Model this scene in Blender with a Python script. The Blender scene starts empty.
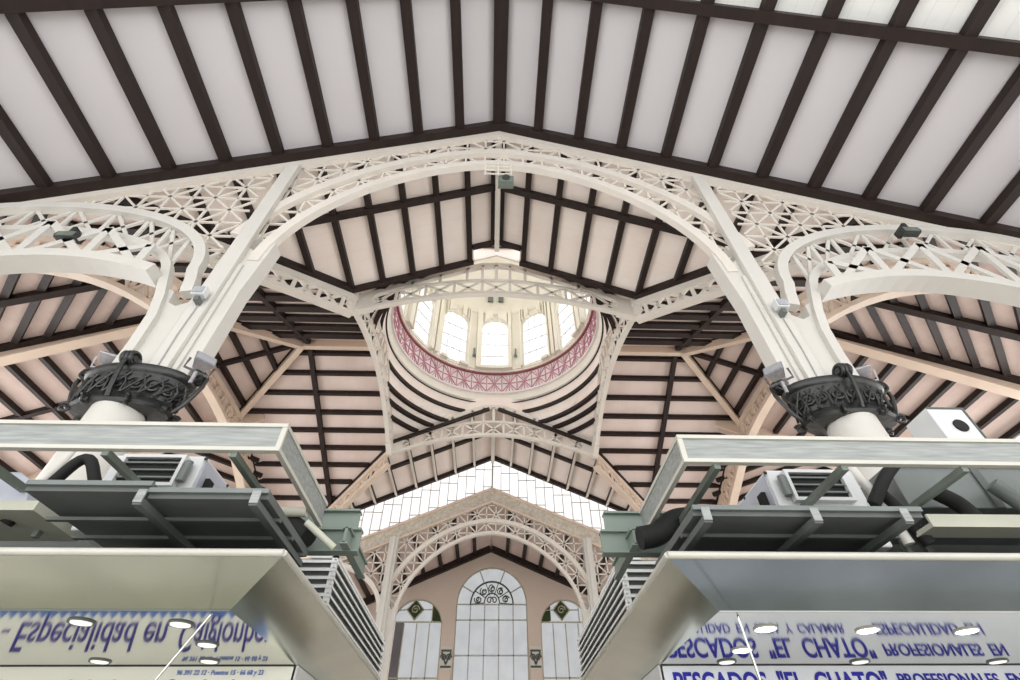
import bpy, bmesh, math, random
from mathutils import Vector, Matrix
random.seed(7)
scene = bpy.context.scene
COL = scene.collection
H = 1.6                     # eye height: all coordinates below are relative to the eye level
S = 0.445                   # roof pitch
V = Vector
PI = math.pi

# ------------------------------------------------------------------ materials
def lin(c):
    c = c / 255.0
    return c / 12.92 if c <= 0.04045 else ((c + 0.055) / 1.055) ** 2.4
def rgb(r, g, b):
    return (lin(r), lin(g), lin(b), 1.0)
def mat(name, c, rough=0.6, metal=0.0, var=0.06, scale=3.0, spec=0.3, emit=None, estr=0.0, planks=None, c2=None, bump=0.0, streak=None):
    m = bpy.data.materials.new(name); m.use_nodes = True
    nt = m.node_tree; n = nt.nodes; L = nt.links
    b = n['Principled BSDF']
    b.inputs['Roughness'].default_value = rough; b.inputs['Metallic'].default_value = metal
    b.inputs['Specular IOR Level'].default_value = spec
    tc = n.new('ShaderNodeTexCoord')
    mp = n.new('ShaderNodeMapping'); L.new(tc.outputs['Object'], mp.inputs[0])
    if streak: mp.inputs['Scale'].default_value = streak
    nz = n.new('ShaderNodeTexNoise'); nz.inputs['Scale'].default_value = scale; nz.inputs['Detail'].default_value = 5
    L.new(mp.outputs[0], nz.inputs['Vector'])
    rp = n.new('ShaderNodeValToRGB'); L.new(nz.outputs['Fac'], rp.inputs[0])
    a = rgb(*c); lo = tuple(max(0, x * (1 - var * 2)) for x in a[:3]) + (1,)
    rp.color_ramp.elements[0].position = 0.3; rp.color_ramp.elements[1].position = 0.7
    rp.color_ramp.elements[0].color = rgb(*c2) if c2 else lo
    rp.color_ramp.elements[1].color = a
    out = rp.outputs[0]
    if planks:
        axis, width, tone = planks
        sx = n.new('ShaderNodeSeparateXYZ'); L.new(tc.outputs['Object'], sx.inputs[0])
        d = n.new('ShaderNodeMath'); d.operation = 'DIVIDE'; L.new(sx.outputs[axis], d.inputs[0]); d.inputs[1].default_value = width
        f = n.new('ShaderNodeMath'); f.operation = 'FRACT'; L.new(d.outputs[0], f.inputs[0])
        g = n.new('ShaderNodeMath'); g.operation = 'LESS_THAN'; L.new(f.outputs[0], g.inputs[0]); g.inputs[1].default_value = 0.07
        mx = n.new('ShaderNodeMixRGB'); mx.blend_type = 'MULTIPLY'
        L.new(g.outputs[0], mx.inputs[0]); L.new(out, mx.inputs[1]); mx.inputs[2].default_value = (tone, tone, tone, 1)
        out = mx.outputs[0]
    L.new(out, b.inputs['Base Color'])
    if bump:
        bp = n.new('ShaderNodeBump'); bp.inputs['Strength'].default_value = bump; bp.inputs['Distance'].default_value = 0.02
        L.new(nz.outputs['Fac'], bp.inputs['Height']); L.new(bp.outputs[0], b.inputs['Normal'])
    if emit:
        b.inputs['Emission Color'].default_value = rgb(*emit); b.inputs['Emission Strength'].default_value = estr
    return m
def glass(name, c, clear=0.3):
    m = bpy.data.materials.new(name); m.use_nodes = True
    nt = m.node_tree; n = nt.nodes; L = nt.links
    n.remove(n['Principled BSDF'])
    o = n['Material Output']
    t = n.new('ShaderNodeBsdfTranslucent'); q = n.new('ShaderNodeBsdfTransparent'); g = n.new('ShaderNodeBsdfGlossy')
    tc = n.new('ShaderNodeTexCoord'); nz = n.new('ShaderNodeTexNoise'); nz.inputs['Scale'].default_value = 0.9
    L.new(tc.outputs['Object'], nz.inputs['Vector'])
    rp = n.new('ShaderNodeValToRGB'); L.new(nz.outputs['Fac'], rp.inputs[0])
    a = rgb(*c); rp.color_ramp.elements[0].color = tuple(x * 0.92 for x in a[:3]) + (1,); rp.color_ramp.elements[1].color = a
    rp.color_ramp.elements[0].position = 0.35; rp.color_ramp.elements[1].position = 0.65
    L.new(rp.outputs[0], t.inputs[0]); q.inputs[0].default_value = a
    g.inputs['Roughness'].default_value = 0.1
    mx = n.new('ShaderNodeMixShader'); mx.inputs[0].default_value = clear
    L.new(t.outputs[0], mx.inputs[1]); L.new(q.outputs[0], mx.inputs[2])
    m2 = n.new('ShaderNodeMixShader'); m2.inputs[0].default_value = 0.03
    L.new(mx.outputs[0], m2.inputs[1]); L.new(g.outputs[0], m2.inputs[2])
    L.new(m2.outputs[0], o.inputs[0])
    return m

M = dict(
    grey=mat('smooth_grey_ceiling', (208, 204, 207), 0.8, var=0.01, scale=0.5),
    white=mat('white_plank_ceiling', (240, 240, 237), 0.8, var=0.02, planks=(0, 0.42, 0.93)),
    pink=mat('pinkish_plaster_ceiling', (248, 238, 230), 0.85, c2=(240, 225, 216), scale=0.55, planks=(1, 0.55, 0.965)),
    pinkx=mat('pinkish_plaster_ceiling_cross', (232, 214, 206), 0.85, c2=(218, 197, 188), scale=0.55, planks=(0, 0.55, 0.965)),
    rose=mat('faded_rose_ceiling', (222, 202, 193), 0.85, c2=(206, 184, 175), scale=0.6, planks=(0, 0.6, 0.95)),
    wood=mat('dark_brown_timber', (47, 35, 31), 0.55, var=0.2, scale=4, streak=(1, 0.15, 1)),
    cream=mat('cream_painted_iron', (226, 219, 209), 0.45, var=0.03, scale=1.2),
    creamw=mat('cream_white_iron', (214, 211, 204), 0.4, var=0.03, scale=1.0),
    tan=mat('warm_cream_iron', (224, 203, 184), 0.5, var=0.06, scale=0.9),  # same cream paint, with warm light and shade put into its colour
    black=mat('black_cast_iron', (44, 46, 44), 0.35, var=0.3, scale=9, spec=0.6, bump=0.5),
    silver=mat('silver_floodlight', (205, 203, 208), 0.25, metal=0.7, var=0.15, scale=12),
    lens=mat('floodlight_glass', (170, 172, 178), 0.1, var=0.1),
    dark=mat('dark_fixture', (60, 62, 60), 0.4, var=0.2),
    greengrey=mat('grey_green_fixture', (120, 130, 120), 0.4, var=0.2),
    drum=mat('pale_yellow_plaster', (238, 234, 222), 0.8, c2=(231, 225, 208), scale=0.7),
    cornice=mat('cream_plaster_cornice', (240, 234, 223), 0.7, var=0.03, scale=1.0),
    pinkt=mat('rose_pink_tile', (200, 138, 150), 0.5, c2=(176, 116, 140), scale=1.5),
    red=mat('dull_red_rim', (158, 92, 96), 0.5, var=0.1),
    frz=mat('pale_frieze', (236, 226, 222), 0.6, c2=(222, 212, 214), scale=2.0),
    friezech=mat('stone_coloured_frieze', (210, 202, 190), 0.6, c2=(178, 168, 154), scale=6.0, bump=0.4),
    wallt=mat('tan_plaster_wall', (214, 198, 184), 0.85, c2=(206, 189, 175), scale=0.4),
    bars=mat('grey_glazing_bar', (178, 180, 172), 0.5, var=0.05),
    barw=mat('pale_glazing_bar', (176, 176, 172), 0.5, var=0.05),
    barg=mat('olive_glazing_bar', (184, 180, 162), 0.5, var=0.1),
    orn=mat('dark_green_ornament', (92, 96, 84), 0.5, var=0.2, scale=8),
    gw=glass('white_roof_glass', (250, 251, 251), 0.55),
    gd=glass('dome_window_glass', (250, 251, 252), 0.55),
    gwin=glass('frosted_window_glass', (200, 201, 202), 0.3),
    ggreen=glass('green_stained_glass', (130, 140, 112), 0.05),
    ggrey=glass('grey_window_glass', (178, 172, 172), 0.05),
    sheet=mat('grey_sheet_steel', (120, 126, 124), 0.45, metal=0.2, var=0.12, scale=2),
    sheetd=mat('dark_grey_sheet', (96, 100, 98), 0.5, var=0.12, scale=2),
    guard=mat('grey_metal_mesh', (160, 163, 160), 0.5, metal=0.2, c2=(132, 136, 134), scale=14, streak=(0.25, 1, 3.0)),
    alu=mat('pale_aluminium_frame', (198, 196, 186), 0.4, metal=0.1, var=0.05),
    green=mat('grey_green_painted_steel', (128, 140, 131), 0.5, var=0.08, scale=2),
    steel=mat('polished_steel', (196, 196, 190), 0.07, metal=1.0, var=0.03, scale=0.8),
    steelb=mat('brushed_steel', (218, 220, 208), 0.16, metal=1.0, var=0.10, scale=1.3),
    steell=mat('brushed_steel_cool', (164, 175, 190), 0.12, metal=1.0, var=0.16, scale=1.1),
    slat=mat('white_louvre_slat', (228, 228, 226), 0.4, var=0.03),
    slatb=mat('dark_grey_louvre_back', (96, 100, 98), 0.6, var=0.05),
    acw=mat('pale_grey_casing', (214, 216, 216), 0.4, var=0.06, scale=2),
    acs=mat('bluish_grey_side_panel', (196, 200, 212), 0.35, metal=0.2, var=0.1, scale=3),
    rubber=mat('black_pipe_insulation', (34, 35, 34), 0.7, var=0.2),
    signl=mat('cream_sign_panel', (240, 240, 226), 0.4, var=0.02),
    signr=mat('white_sign_panel', (226, 230, 236), 0.4, var=0.02),
    ink=mat('violet_blue_lettering', (58, 52, 140), 0.5, var=0.05),
    inkb=mat('blue_lettering', (38, 40, 160), 0.5, var=0.05),
    inkl=mat('light_blue_lettering', (110, 132, 196), 0.5, var=0.05),
    wave=mat('sky_blue_border', (88, 122, 190), 0.5, var=0.12, scale=4),
    shade=mat('beige_panel', (196, 196, 180), 0.5, var=0.05),
    lampon=mat('lit_downlight', (255, 255, 255), 0.3, emit=(240, 246, 255), estr=14.0),
    lampoff=mat('white_downlight_glass', (246, 246, 244), 0.3, emit=(255, 250, 240), estr=0.8),  # unlit lamps, a faint glow put into the glass
    floor=mat('pale_market_floor', (216, 212, 205), 0.5, var=0.05, scale=0.6),
)

# ------------------------------------------------------------------ mesh builder
class MB:
    def __init__(s): s.v = []; s.f = []; s.o = V((0, 0, 0)); s.U = V((1, 0, 0)); s.N = V((0, -1, 0)); s.sm = False
    def frame(s, o, U):
        s.o = V(o); s.U = V(U).normalized(); s.N = s.U.cross(V((0, 0, 1))); return s
    def P(s, u, z, d=0.0): return s.o + s.U * u + V((0, 0, z)) + s.N * d
    def box6(s, p):      # p: 8 points, bottom ring then top ring
        i = len(s.v); s.v += [V(q) for q in p]
        s.f += [(i, i+3, i+2, i+1), (i+4, i+5, i+6, i+7), (i, i+1, i+5, i+4), (i+1, i+2, i+6, i+5), (i+2, i+3, i+7, i+6), (i+3, i, i+4, i+7)]
    def box(s, x0, x1, y0, y1, z0, z1):
        s.box6([(x0, y0, z0), (x1, y0, z0), (x1, y1, z0), (x0, y1, z0), (x0, y0, z1), (x1, y0, z1), (x1, y1, z1), (x0, y1, z1)]); return s
    def bar(s, a, b, w, d, n):
        a = V(a); b = V(b); t = (b - a).normalized(); n = V(n); n = (n - t * n.dot(t)).normalized(); k = t.cross(n) * (w / 2); n = n * (d / 2)
        s.box6([a - k - n, a + k - n, a + k + n, a - k + n, b - k - n, b + k - n, b + k + n, b - k + n]); return s
    def bar2(s, u0, z0, u1, z1, w, d): return s.bar(s.P(u0, z0), s.P(u1, z1), w, d, s.N)
    def prism(s, pts, off):
        i = len(s.v); n = len(pts); off = V(off)
        s.v += [V(p) for p in pts] + [V(p) + off for p in pts]
        s.f += [tuple(range(i, i + n)), tuple(range(i + 2*n - 1, i + n - 1, -1))]
        for k in range(n): s.f.append((i + k, i + (k+1) % n, i + n + (k+1) % n, i + n + k))
        return s
    def ribbon(s, pts, w, d, n, closed=False):      # a continuous band swept along a curve lying across n
        pts = [V(p) for p in pts]; N = len(pts); n = V(n).normalized(); i = len(s.v)
        for k in range(N):
            a = pts[k-1] if (k > 0 or closed) else pts[k]
            b = pts[(k+1) % N] if (k < N-1 or closed) else pts[k]
            t = (b - a).normalized(); nn = (n - t * n.dot(t)).normalized(); q = t.cross(nn) * (w / 2); e = nn * (d / 2)
            s.v += [pts[k] - q - e, pts[k] + q - e, pts[k] + q + e, pts[k] - q + e]
        for k in range(N if closed else N-1):
            a = i + 4*k; b = i + 4*((k+1) % N)
            for j in range(4): s.f.append((a + j, a + (j+1) % 4, b + (j+1) % 4, b + j))
        if not closed: s.f += [(i, i+1, i+2, i+3), tuple(i + 4*(N-1) + j for j in (3, 2, 1, 0))]
        return s
    def rib2(s, uz, w, d): return s.ribbon([s.P(u, z) for u, z in uz], w, d, s.N)
    def tube(s, pts, r, seg=10, taper=None):
        pts = [V(p) for p in pts]; N = len(pts); i = len(s.v); up = None; s.sm = True
        for k in range(N):
            t = (pts[min(k+1, N-1)] - pts[max(k-1, 0)]).normalized()
            if up is None: up = t.orthogonal().normalized()
            up = (up - t * up.dot(t)).normalized(); q = t.cross(up)
            rr = r if taper is None else r * taper(k / (N-1))
            for j in range(seg):
                a = 2*PI*j/seg; s.v.append(pts[k] + up * (rr*math.cos(a)) + q * (rr*math.sin(a)))
        for k in range(N-1):
            for j in range(seg): s.f.append((i+k*seg+j, i+k*seg+(j+1) % seg, i+(k+1)*seg+(j+1) % seg, i+(k+1)*seg+j))
        s.f += [tuple(i + j for j in range(seg-1, -1, -1)), tuple(i+(N-1)*seg+j for j in range(seg))]
        return s
    def lathe(s, prof, c, seg=48, close=False, a0=0, a1=2*PI):
        c = V(c); i = len(s.v); n = len(prof); s.sm = True; full = abs(a1 - a0 - 2*PI) < 1e-6
        cnt = seg if full else seg + 1
        for k in range(cnt):
            a = a0 + (a1-a0)*k/seg
            for r, z in prof: s.v.append(c + V((r*math.cos(a), r*math.sin(a), z)))
        for k in range(seg):
            b = ((k+1) % seg) if full else k+1
            for j in range(n if close else n-1):
                j2 = (j+1) % n
                s.f.append((i+k*n+j, i+b*n+j, i+b*n+j2, i+k*n+j2))
        return s
    def disc(s, c, axis, r, h, seg=20, r2=None):
        axis = V(axis).normalized(); a = axis.orthogonal().normalized(); b = axis.cross(a); c = V(c); i = len(s.v); r2 = r if r2 is None else r2
        for k in range(seg): t = 2*PI*k/seg; s.v.append(c + a*(r*math.cos(t)) + b*(r*math.sin(t)))
        for k in range(seg): t = 2*PI*k/seg; s.v.append(c + axis*h + a*(r2*math.cos(t)) + b*(r2*math.sin(t)))
        s.f += [tuple(range(i+seg-1, i-1, -1)), tuple(range(i+seg, i+2*seg))]
        for k in range(seg): s.f.append((i+k, i+(k+1) % seg, i+seg+(k+1) % seg, i+seg+k))
        return s
    def build(s, name, m, parent=None, bevel=0.0):
        me = bpy.data.meshes.new(name)
        org = V((0, 0, 0))
        if parent is not None:
            q = parent; org = V((0, 0, 0))
            while q is not None: org = org + q.location; q = q.parent
        else:
            lo = V([min(p[k] for p in s.v) for k in range(3)]); hi = V([max(p[k] for p in s.v) for k in range(3)])
            org = V(((lo.x+hi.x)/2, (lo.y+hi.y)/2, lo.z + H))
        me.from_pydata([tuple(p + V((0, 0, H)) - org) for p in s.v], [], s.f)
        bm = bmesh.new(); bm.from_mesh(me)
        bmesh.ops.recalc_face_normals(bm, faces=bm.faces)
        bm.to_mesh(me); bm.free()
        me.materials.append(M[m] if isinstance(m, str) else m)
        if s.sm:
            for p in me.polygons: p.use_smooth = True
            me.set_sharp_from_angle(angle=math.radians(40))
        o = bpy.data.objects.new(name, me); COL.objects.link(o)
        if parent is not None: o.parent = parent
        else: o.location = org
        if bevel:
            md = o.modifiers.new('bevel', 'BEVEL'); md.width = bevel; md.segments = 2; md.limit_method = 'ANGLE'
        return o
def tag(o, label, cat, group=None, kind=None):
    if label: o['label'] = label
    if cat: o['category'] = cat
    if group: o['group'] = group
    if kind: o['kind'] = kind
    return o
def thing(name, label, cat, loc, group=None):
    o = bpy.data.objects.new(name, None); COL.objects.link(o); o.empty_display_size = 0.2
    o.location = V(loc) + V((0, 0, H)); return tag(o, label, cat, group)
def struct(o): o['kind'] = 'structure'; return o
NTH = ['zeroth', 'first', 'second', 'third', 'fourth', 'fifth', 'sixth', 'seventh', 'eighth', 'ninth', 'tenth', 'eleventh', 'twelfth', 'thirteenth', 'fourteenth', 'fifteenth', 'sixteenth']
SIDE = {-1: 'left', 1: 'right'}

# ------------------------------------------------------------------ roof planes (z as a function of x, y)
YD = 20.5
zn = lambda x, y: 20 - S*abs(x)                     # nave roof
zt = lambda x, y: 20 - S*abs(y - YD)                # transept roof
zh = lambda x, y: 20 - S*(abs(x) - 11.1)            # hipped ends and aisles behind them
zl = lambda x, y: 17.3 - 0.4*abs(x) + 0.4*y         # slanted aisle roofs beside the near columns
zf = lambda x, y: 17.3 - 0.4*abs(x) + 0.4*(41 - y)  # same, far side
z2 = lambda x, y: 17.4 - 0.43*abs(x)                # lower far nave roof
def sheet(pts, zfun, m, t=0.12):
    mb = MB(); mb.prism([(x, y, zfun(x, y)) for x, y in pts], (0, 0, t))
    return struct(mb.build('ceiling', m))
for s in (-1, 1):
    sheet([(0, -5), (0, 3.1), (s*25, 3.1), (s*25, -5)], zn, 'white')
    sheet([(0, 3.1), (0, 8.0), (s*25, 8.0), (s*25, 3.1)], zn, 'grey')
    sheet([(0, 8.0), (0, 13.4), (s*1.12, 13.4), (s*1.12, 14.2), (s*6.4, 14.2), (s*12.5, 8.0)], zn, 'pink')
    sheet([(s*6.4, 14.1), (s*6.4, YD), (s*11.1, YD), (s*15.6, 16.1), (s*14.4, 15.9), (s*15.3, 8.0), (s*12.5, 8.0)], zt, 'pinkx')
    sheet([(s*6.4, YD), (s*6.4, 26.9), (s*12.5, 33), (s*15.6, 33), (s*15.6, 25), (s*11.1, YD)], zt, 'pinkx')
    sheet([(s*11.1, YD), (s*15.5, 16.1), (s*15.5, 24.9)], zh, 'rose')
    sheet([(s*15.5, 16.35), (s*15.5, 24.9), (s*26, 24.9), (s*26, 16.35)], zh, 'rose')
    sheet([(s*14.3, 16.3), (s*15.3, 8.0), (s*26, 8.0), (s*26, 16.35)], zl, 'rose')
    sheet([(s*14.3, 24.9), (s*15.3, 33), (s*26, 33), (s*26, 24.9)], zf, 'rose')
    sheet([(0, 26.7), (s*6.4, 26.8), (s*12.5, 33), (0, 33)], zn, 'pink')
    sheet([(0, 33), (s*26, 33), (s*26, 43.8), (0, 43.8)], z2, 'rose')

PUR = 'dark brown roof purlins'
def purlin(a, b, zfun, label, w=0.24, h=0.24, name='roof_purlin', m='wood', group=PUR):
    p = V((a[0], a[1], zfun(*a) - h/2)); q = V((b[0], b[1], zfun(*b) - h/2))
    o = MB().bar(p, q, w, h, (0, 0, 1)).build(name, m)
    return tag(o, label, 'roof beam', group)
# near grey ceiling: purlins run away from the viewer, 1.52 m apart
purlin((0, -5), (0, 7.9), zn, 'thick dark brown ridge beam under the near grey ceiling', 0.5, 0.34, 'ridge_beam')
for s in (-1, 1):
    for k in range(1, 14):
        purlin((s*1.52*k, -5), (s*1.52*k, 7.9), zn, 'dark purlin on the near grey ceiling, %s to the %s of centre' % (NTH[k], SIDE[s]), 0.34, 0.26, group='purlins under the near grey ceiling')
    purlin((0, 3.1), (s*24, 3.1), zn, 'dark cross beam of the near ceiling at the top edge, %s half' % SIDE[s], 0.30, 0.34, 'cross_beam')
    purlin((0, 7.75), (s*24, 7.75), zn, 'dark brown edge beam along the %s slope above the big lattice truss' % SIDE[s], 0.30, 0.36, 'edge_beam')
    # mid nave roof
    for k in range(1, 9):
        x = 1.29*k
        y1 = 14.15 if x < 6.4 else 20.5 - x
        if x < 1.4: y1 = 14.15
        if y1 > 8.4:
            purlin((s*x, 8.3), (s*x, y1), zn, 'dark purlin in front of the dome, %s to the %s of the ridge pole' % (NTH[k], SIDE[s]), 0.24, 0.22, group='purlins in front of the dome')
    purlin((s*0.15, 10.4), (s*9.9, 10.4), zn, 'dark brown cross beam on the %s slope in front of the dome' % SIDE[s], 0.26, 0.26, 'cross_beam')
    purlin((s*1.15, 14.1), (s*6.35, 14.1), zn, 'dark brown edge beam above the %s half of the truss in front of the dome' % SIDE[s], 0.22, 0.26, 'edge_beam')
    purlin((s*0.1, 13.3), (s*1.15, 13.3), zn, 'short dark beam stepping round the ridge, %s of the cream pole' % SIDE[s], 0.2, 0.22, 'edge_beam')
    purlin((s*0.22, 8.3), (s*0.22, 13.3), zn, 'dark brown purlin close along the %s side of the cream ridge pole' % SIDE[s], 0.16, 0.24, 'roof_purlin')
    purlin((s*6.35, 14.15), (s*12.3, 8.2), zn, 'dark valley beam running from the dome corner to the near %s column' % SIDE[s], 0.26, 0.26, 'valley_beam')
    # transept roof, far slope
    ys = [21.1, 22.28, 23.5, 24.7, 25.87, 27.04, 28.22, 29.43, 30.65, 31.8]
    for k, y in enumerate(ys):
        x0 = 6.5 if y < 26.7 else y - YD + 0.25
        x1 = 11.1 + min(y - YD, 4.4)
        purlin((s*x0, y), (s*x1, y), zt, 'dark purlin on the %s transept slope, %s row below its ridge' % (SIDE[s], NTH[k+1]), 0.24, 0.24, group='purlins of the facing transept slopes')
    purlin((s*10.75, YD + 0.1), (s*10.75, 31.0), zt, 'dark brown rafter crossing the purlins of the %s transept slope' % SIDE[s], 0.26, 0.28, 'rafter')
    purlin((s*15.3, 24.9), (s*15.3, 33), zt, 'dark brown edge beam at the outer end of the %s transept slope' % SIDE[s], 0.24, 0.28, 'edge_beam')
    purlin((s*6.45, 26.85), (s*12.4, 32.9), zt, 'dark valley beam on the far %s side behind the dome' % SIDE[s], 0.24, 0.26, 'valley_beam')
    # transept roof, near slope
    for k, y in enumerate([19.3, 18.2, 17.1, 16.0, 14.9, 13.7, 12.5, 11.3, 10.1, 8.9]):
        x0 = 6.5 if y > 14.1 else (20.5 - y + 0.2)
        x1 = 11.1 + min(YD - y, 4.2) if y > 16.2 else 14.6
        purlin((s*x0, y), (s*x1, y), zt, 'dark purlin high behind the %s column, %s below the transept ridge' % (SIDE[s], NTH[k+1]), 0.34, 0.3, group='purlins of the transept slopes seen edge on')
    purlin((s*10.75, 12.0), (s*10.75, YD - 0.1), zt, 'dark rafter across the near %s transept slope' % SIDE[s], 0.26, 0.32, 'rafter')
    # hipped end and the aisle roof behind it
    for k, x in enumerate([12.85, 14.0, 15.1]):
        d = x - 11.1 - 0.1
        purlin((s*x, YD - d), (s*x, YD + d), zh, 'dark purlin on the %s hipped roof end, %s from its tip' % (SIDE[s], NTH[k+1]), 0.24, 0.26, group='purlins of the hipped ends')
    purlin((s*11.4, YD), (s*15.3, YD), zh, 'dark rafter down the middle of the %s hipped roof end' % SIDE[s], 0.24, 0.28, 'rafter')
    for k in range(9):
        x = 16.3 + 1.16*k
        purlin((s*x, 16.5), (s*x, 24.8), zh, 'dark purlin on the %s aisle roof behind the capital, %s out' % (SIDE[s], NTH[k+1]), 0.24, 0.26, group='purlins of the aisle roofs')
    purlin((s*15.7, YD), (s*26, YD), zh, 'dark rafter across the %s aisle roof behind the capital' % SIDE[s], 0.24, 0.28, 'rafter')
    for sg in (-1, 1):
        purlin((s*11.2, YD), (s*15.5, YD + sg*4.35), zh, 'dark strip above the %s cream hip beam of the %s hipped end' % ('far' if sg > 0 else 'near', SIDE[s]), 0.42, 0.10, 'hip_board')
    # slanted aisle roofs: purlins parallel to the diagonal
    for k in range(9):
        c = -1.5 - 1.1*k - 0.3                       # y - |x| = const  (z constant along it)
        z0 = 17.3 + 0.4*c
        xa = 8.25 - c; xb = 16.2 - c                 # y = |x| + c
        xa = max(xa, 14.9); xb = min(xb, 25.8)
        if xa < xb - 0.5:
            purlin((s*xa, xa + c), (s*xb, xb + c), zl, 'dark slanting purlin beyond the %s side arch, %s out' % (SIDE[s], NTH[k+1]), 0.26, 0.2, group='slanting purlins of the near aisle roofs')
            purlin((s*xa, 41 - xa - c), (s*xb, 41 - xb - c), zf, 'dark slanting purlin on the far %s aisle roof, %s out' % (SIDE[s], NTH[k+1]), 0.24, 0.24, group='slanting purlins of the far aisle roofs')
    purlin((s*15.2, 13.1), (s*25, 13.1), zl, 'dark beam across the upper %s aisle roof under the side arch' % SIDE[s], 0.3, 0.4, 'cross_beam')
    purlin((s*15.0, 16.15), (s*25.8, 16.15), zl, 'dark board along the upper edge of the %s aisle valley beam' % SIDE[s], 0.4, 0.3, 'valley_board')
    # far nave roof strip: purlins cream below with a dark side
    for k in range(0, 9):
        x = 1.37*k
        y0 = 26.9 if x < 6.4 else YD + x + 0.1
        if k == 0: continue
        root = thing('far_purlin', 'cream edged purlin over the glass gable, %s to the %s of centre' % (NTH[k], SIDE[s]), 'roof beam', (s*x, y0, zn(x, 0)), 'purlins over the far glass gable')
        MB().bar((s*x, y0, zn(x, 0) - 0.14), (s*x, 32.95, zn(x, 0) - 0.14), 0.14, 0.28, (0, 0, 1)).build('web', 'wood', root)
        MB().bar((s*x, y0, zn(x, 0) - 0.30), (s*x, 32.95, zn(x, 0) - 0.30), 0.16, 0.05, (0, 0, 1)).build('flange', 'cream', root)
    purlin((s*0.1, 29.3), (s*8.7, 29.3), zn, 'dark cross beam on the far nave roof, %s of the ridge' % SIDE[s], 0.3, 0.2, 'cross_beam')
    purlin((s*0.1, 32.75), (s*12.0, 32.75), zn, 'dark beam along the top of the glass gable, %s of the ridge' % SIDE[s], 0.26, 0.3, 'edge_beam')
    for k in range(1, 8):
        purlin((s*1.4*k, 33.4), (s*1.4*k, 43.5), z2, 'dark purlin under the low roof behind the far arch, %s to the %s of centre' % (NTH[k], SIDE[s]), 0.28, 0.24, group='purlins behind the far arch')
    purlin((s*0.1, 43.3), (s*14, 43.3), z2, 'dark beam along the top of the end wall, %s half' % SIDE[s], 0.4, 0.5, 'edge_beam')
# cream ridge poles
tag(MB().bar((0, 8.2, 19.75), (0, 13.6, 19.75), 0.22, 0.5, (0, 0, 1)).build('ridge_pole', 'cream'), 'cream pole along the ridge in front of the dome', 'roof beam')
tag(MB().bar((0, 26.8, 19.7), (0, 32.95, 19.7), 0.26, 0.5, (0, 0, 1)).build('ridge_pole', 'cream'), 'cream pole along the far ridge above the glass gable', 'roof beam')
for s in (-1, 1):
    tag(MB().bar((s*6.4, YD, 19.7), (s*11.3, YD, 19.7), 0.3, 0.5, (0, 0, 1)).build('ridge_pole', 'tan'), 'pale beam along the %s transept ridge beside the dome' % SIDE[s], 'roof beam')
    for sg in (-1, 1):
        tag(MB().bar((s*11.1, YD, 19.62), (s*15.5, YD + sg*4.35, 17.66), 0.32, 0.42, (0, 0, 1)).build('hip_beam', 'tan'), 'pale hip beam of the %s hipped roof end, %s one' % (SIDE[s], 'far' if sg > 0 else 'near'), 'roof beam')
        yy = 16.3 if sg < 0 else 24.95
        mb = MB(); mb.bar((s*14.2, yy, zh(14.2, 0) - 0.5), (s*26, yy, zh(26, 0) - 0.5), 0.12, 1.24, (0, 0, 1)); mb.bar((s*15.4, yy, zh(15.4, 0) - 1.12), (s*26, yy, zh(26, 0) - 1.12), 0.5, 0.12, (0, 0, 1))
        tag(mb.build('valley_beam', 'tan'), 'pinkish cream beam across the %s aisle roof, %s' % (SIDE[s], 'beyond the dark capital, far one' if sg > 0 else 'just above the dark capital'), 'roof beam')

# ------------------------------------------------------------------ truss helpers
def lattice(mb, inside, u0, u1, z0, z1, g, w, d, ou=0.0, oz=0.0):
    i0 = math.floor((u0-ou)/g); i1 = math.ceil((u1-ou)/g); j0 = math.floor((z0-oz)/g); j1 = math.ceil((z1-oz)/g)
    lines = []
    for i in range(i0, i1+1): lines.append(((ou+i*g, z0), (ou+i*g, z1)))
    for j in range(j0, j1+1): lines.append(((u0, oz+j*g), (u1, oz+j*g)))
    for k in range(i0-(j1), i1-j0+1):
        if k % 2 == 0: lines.append(((ou+(k+j0)*g, oz+j0*g), (ou+(k+j1)*g, oz+j1*g)))
    for k in range(i0+j0, i1+j1+1):
        if k % 2 == 0: lines.append(((ou+(k-j0)*g, oz+j0*g), (ou+(k-j1)*g, oz+j1*g)))
    for a, b in lines:
        n = max(8, int(math.hypot(b[0]-a[0], b[1]-a[1]) / 0.04)); run = None; last = None
        for t in range(n+1):
            p = (a[0]+(b[0]-a[0])*t/n, a[1]+(b[1]-a[1])*t/n)
            ok = u0 <= p[0] <= u1 and inside(*p)
            if ok and run is None: run = p
            if run is not None and (not ok or t == n):
                if last is not None and math.hypot(last[0]-run[0], last[1]-run[1]) > 0.12: mb.bar2(run[0], run[1], last[0], last[1], w, d)
                run = None
            last = p
def sup(c, half, base, h, p):
    def f(u):
        q = abs(u - c)/half
        return base if q >= 1 else base + h*(1 - q**p)**(1/p)
    return f
def curve(c, half, base, h, p, n=40, a0=0.0, a1=PI):
    out = []
    for k in range(n+1):
        a = a0 + (a1-a0)*k/n; cc = math.cos(a); ss = math.sin(a)
        out.append((c - half*math.copysign(abs(cc)**(2/p), cc), base + h*abs(ss)**(2/p)))
    return out
def xband(mb, top, bot, us, w, d, posts=True):     # X bracing between two curves
    for k in range(len(us)-1):
        a, b = us[k], us[k+1]
        mb.bar2(a, bot(a), b, top(b), w, d); mb.bar2(a, top(a), b, bot(b), w, d)
    if posts:
        for u in us: mb.bar2(u, bot(u), u, top(u), w*1.15, d)

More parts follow.
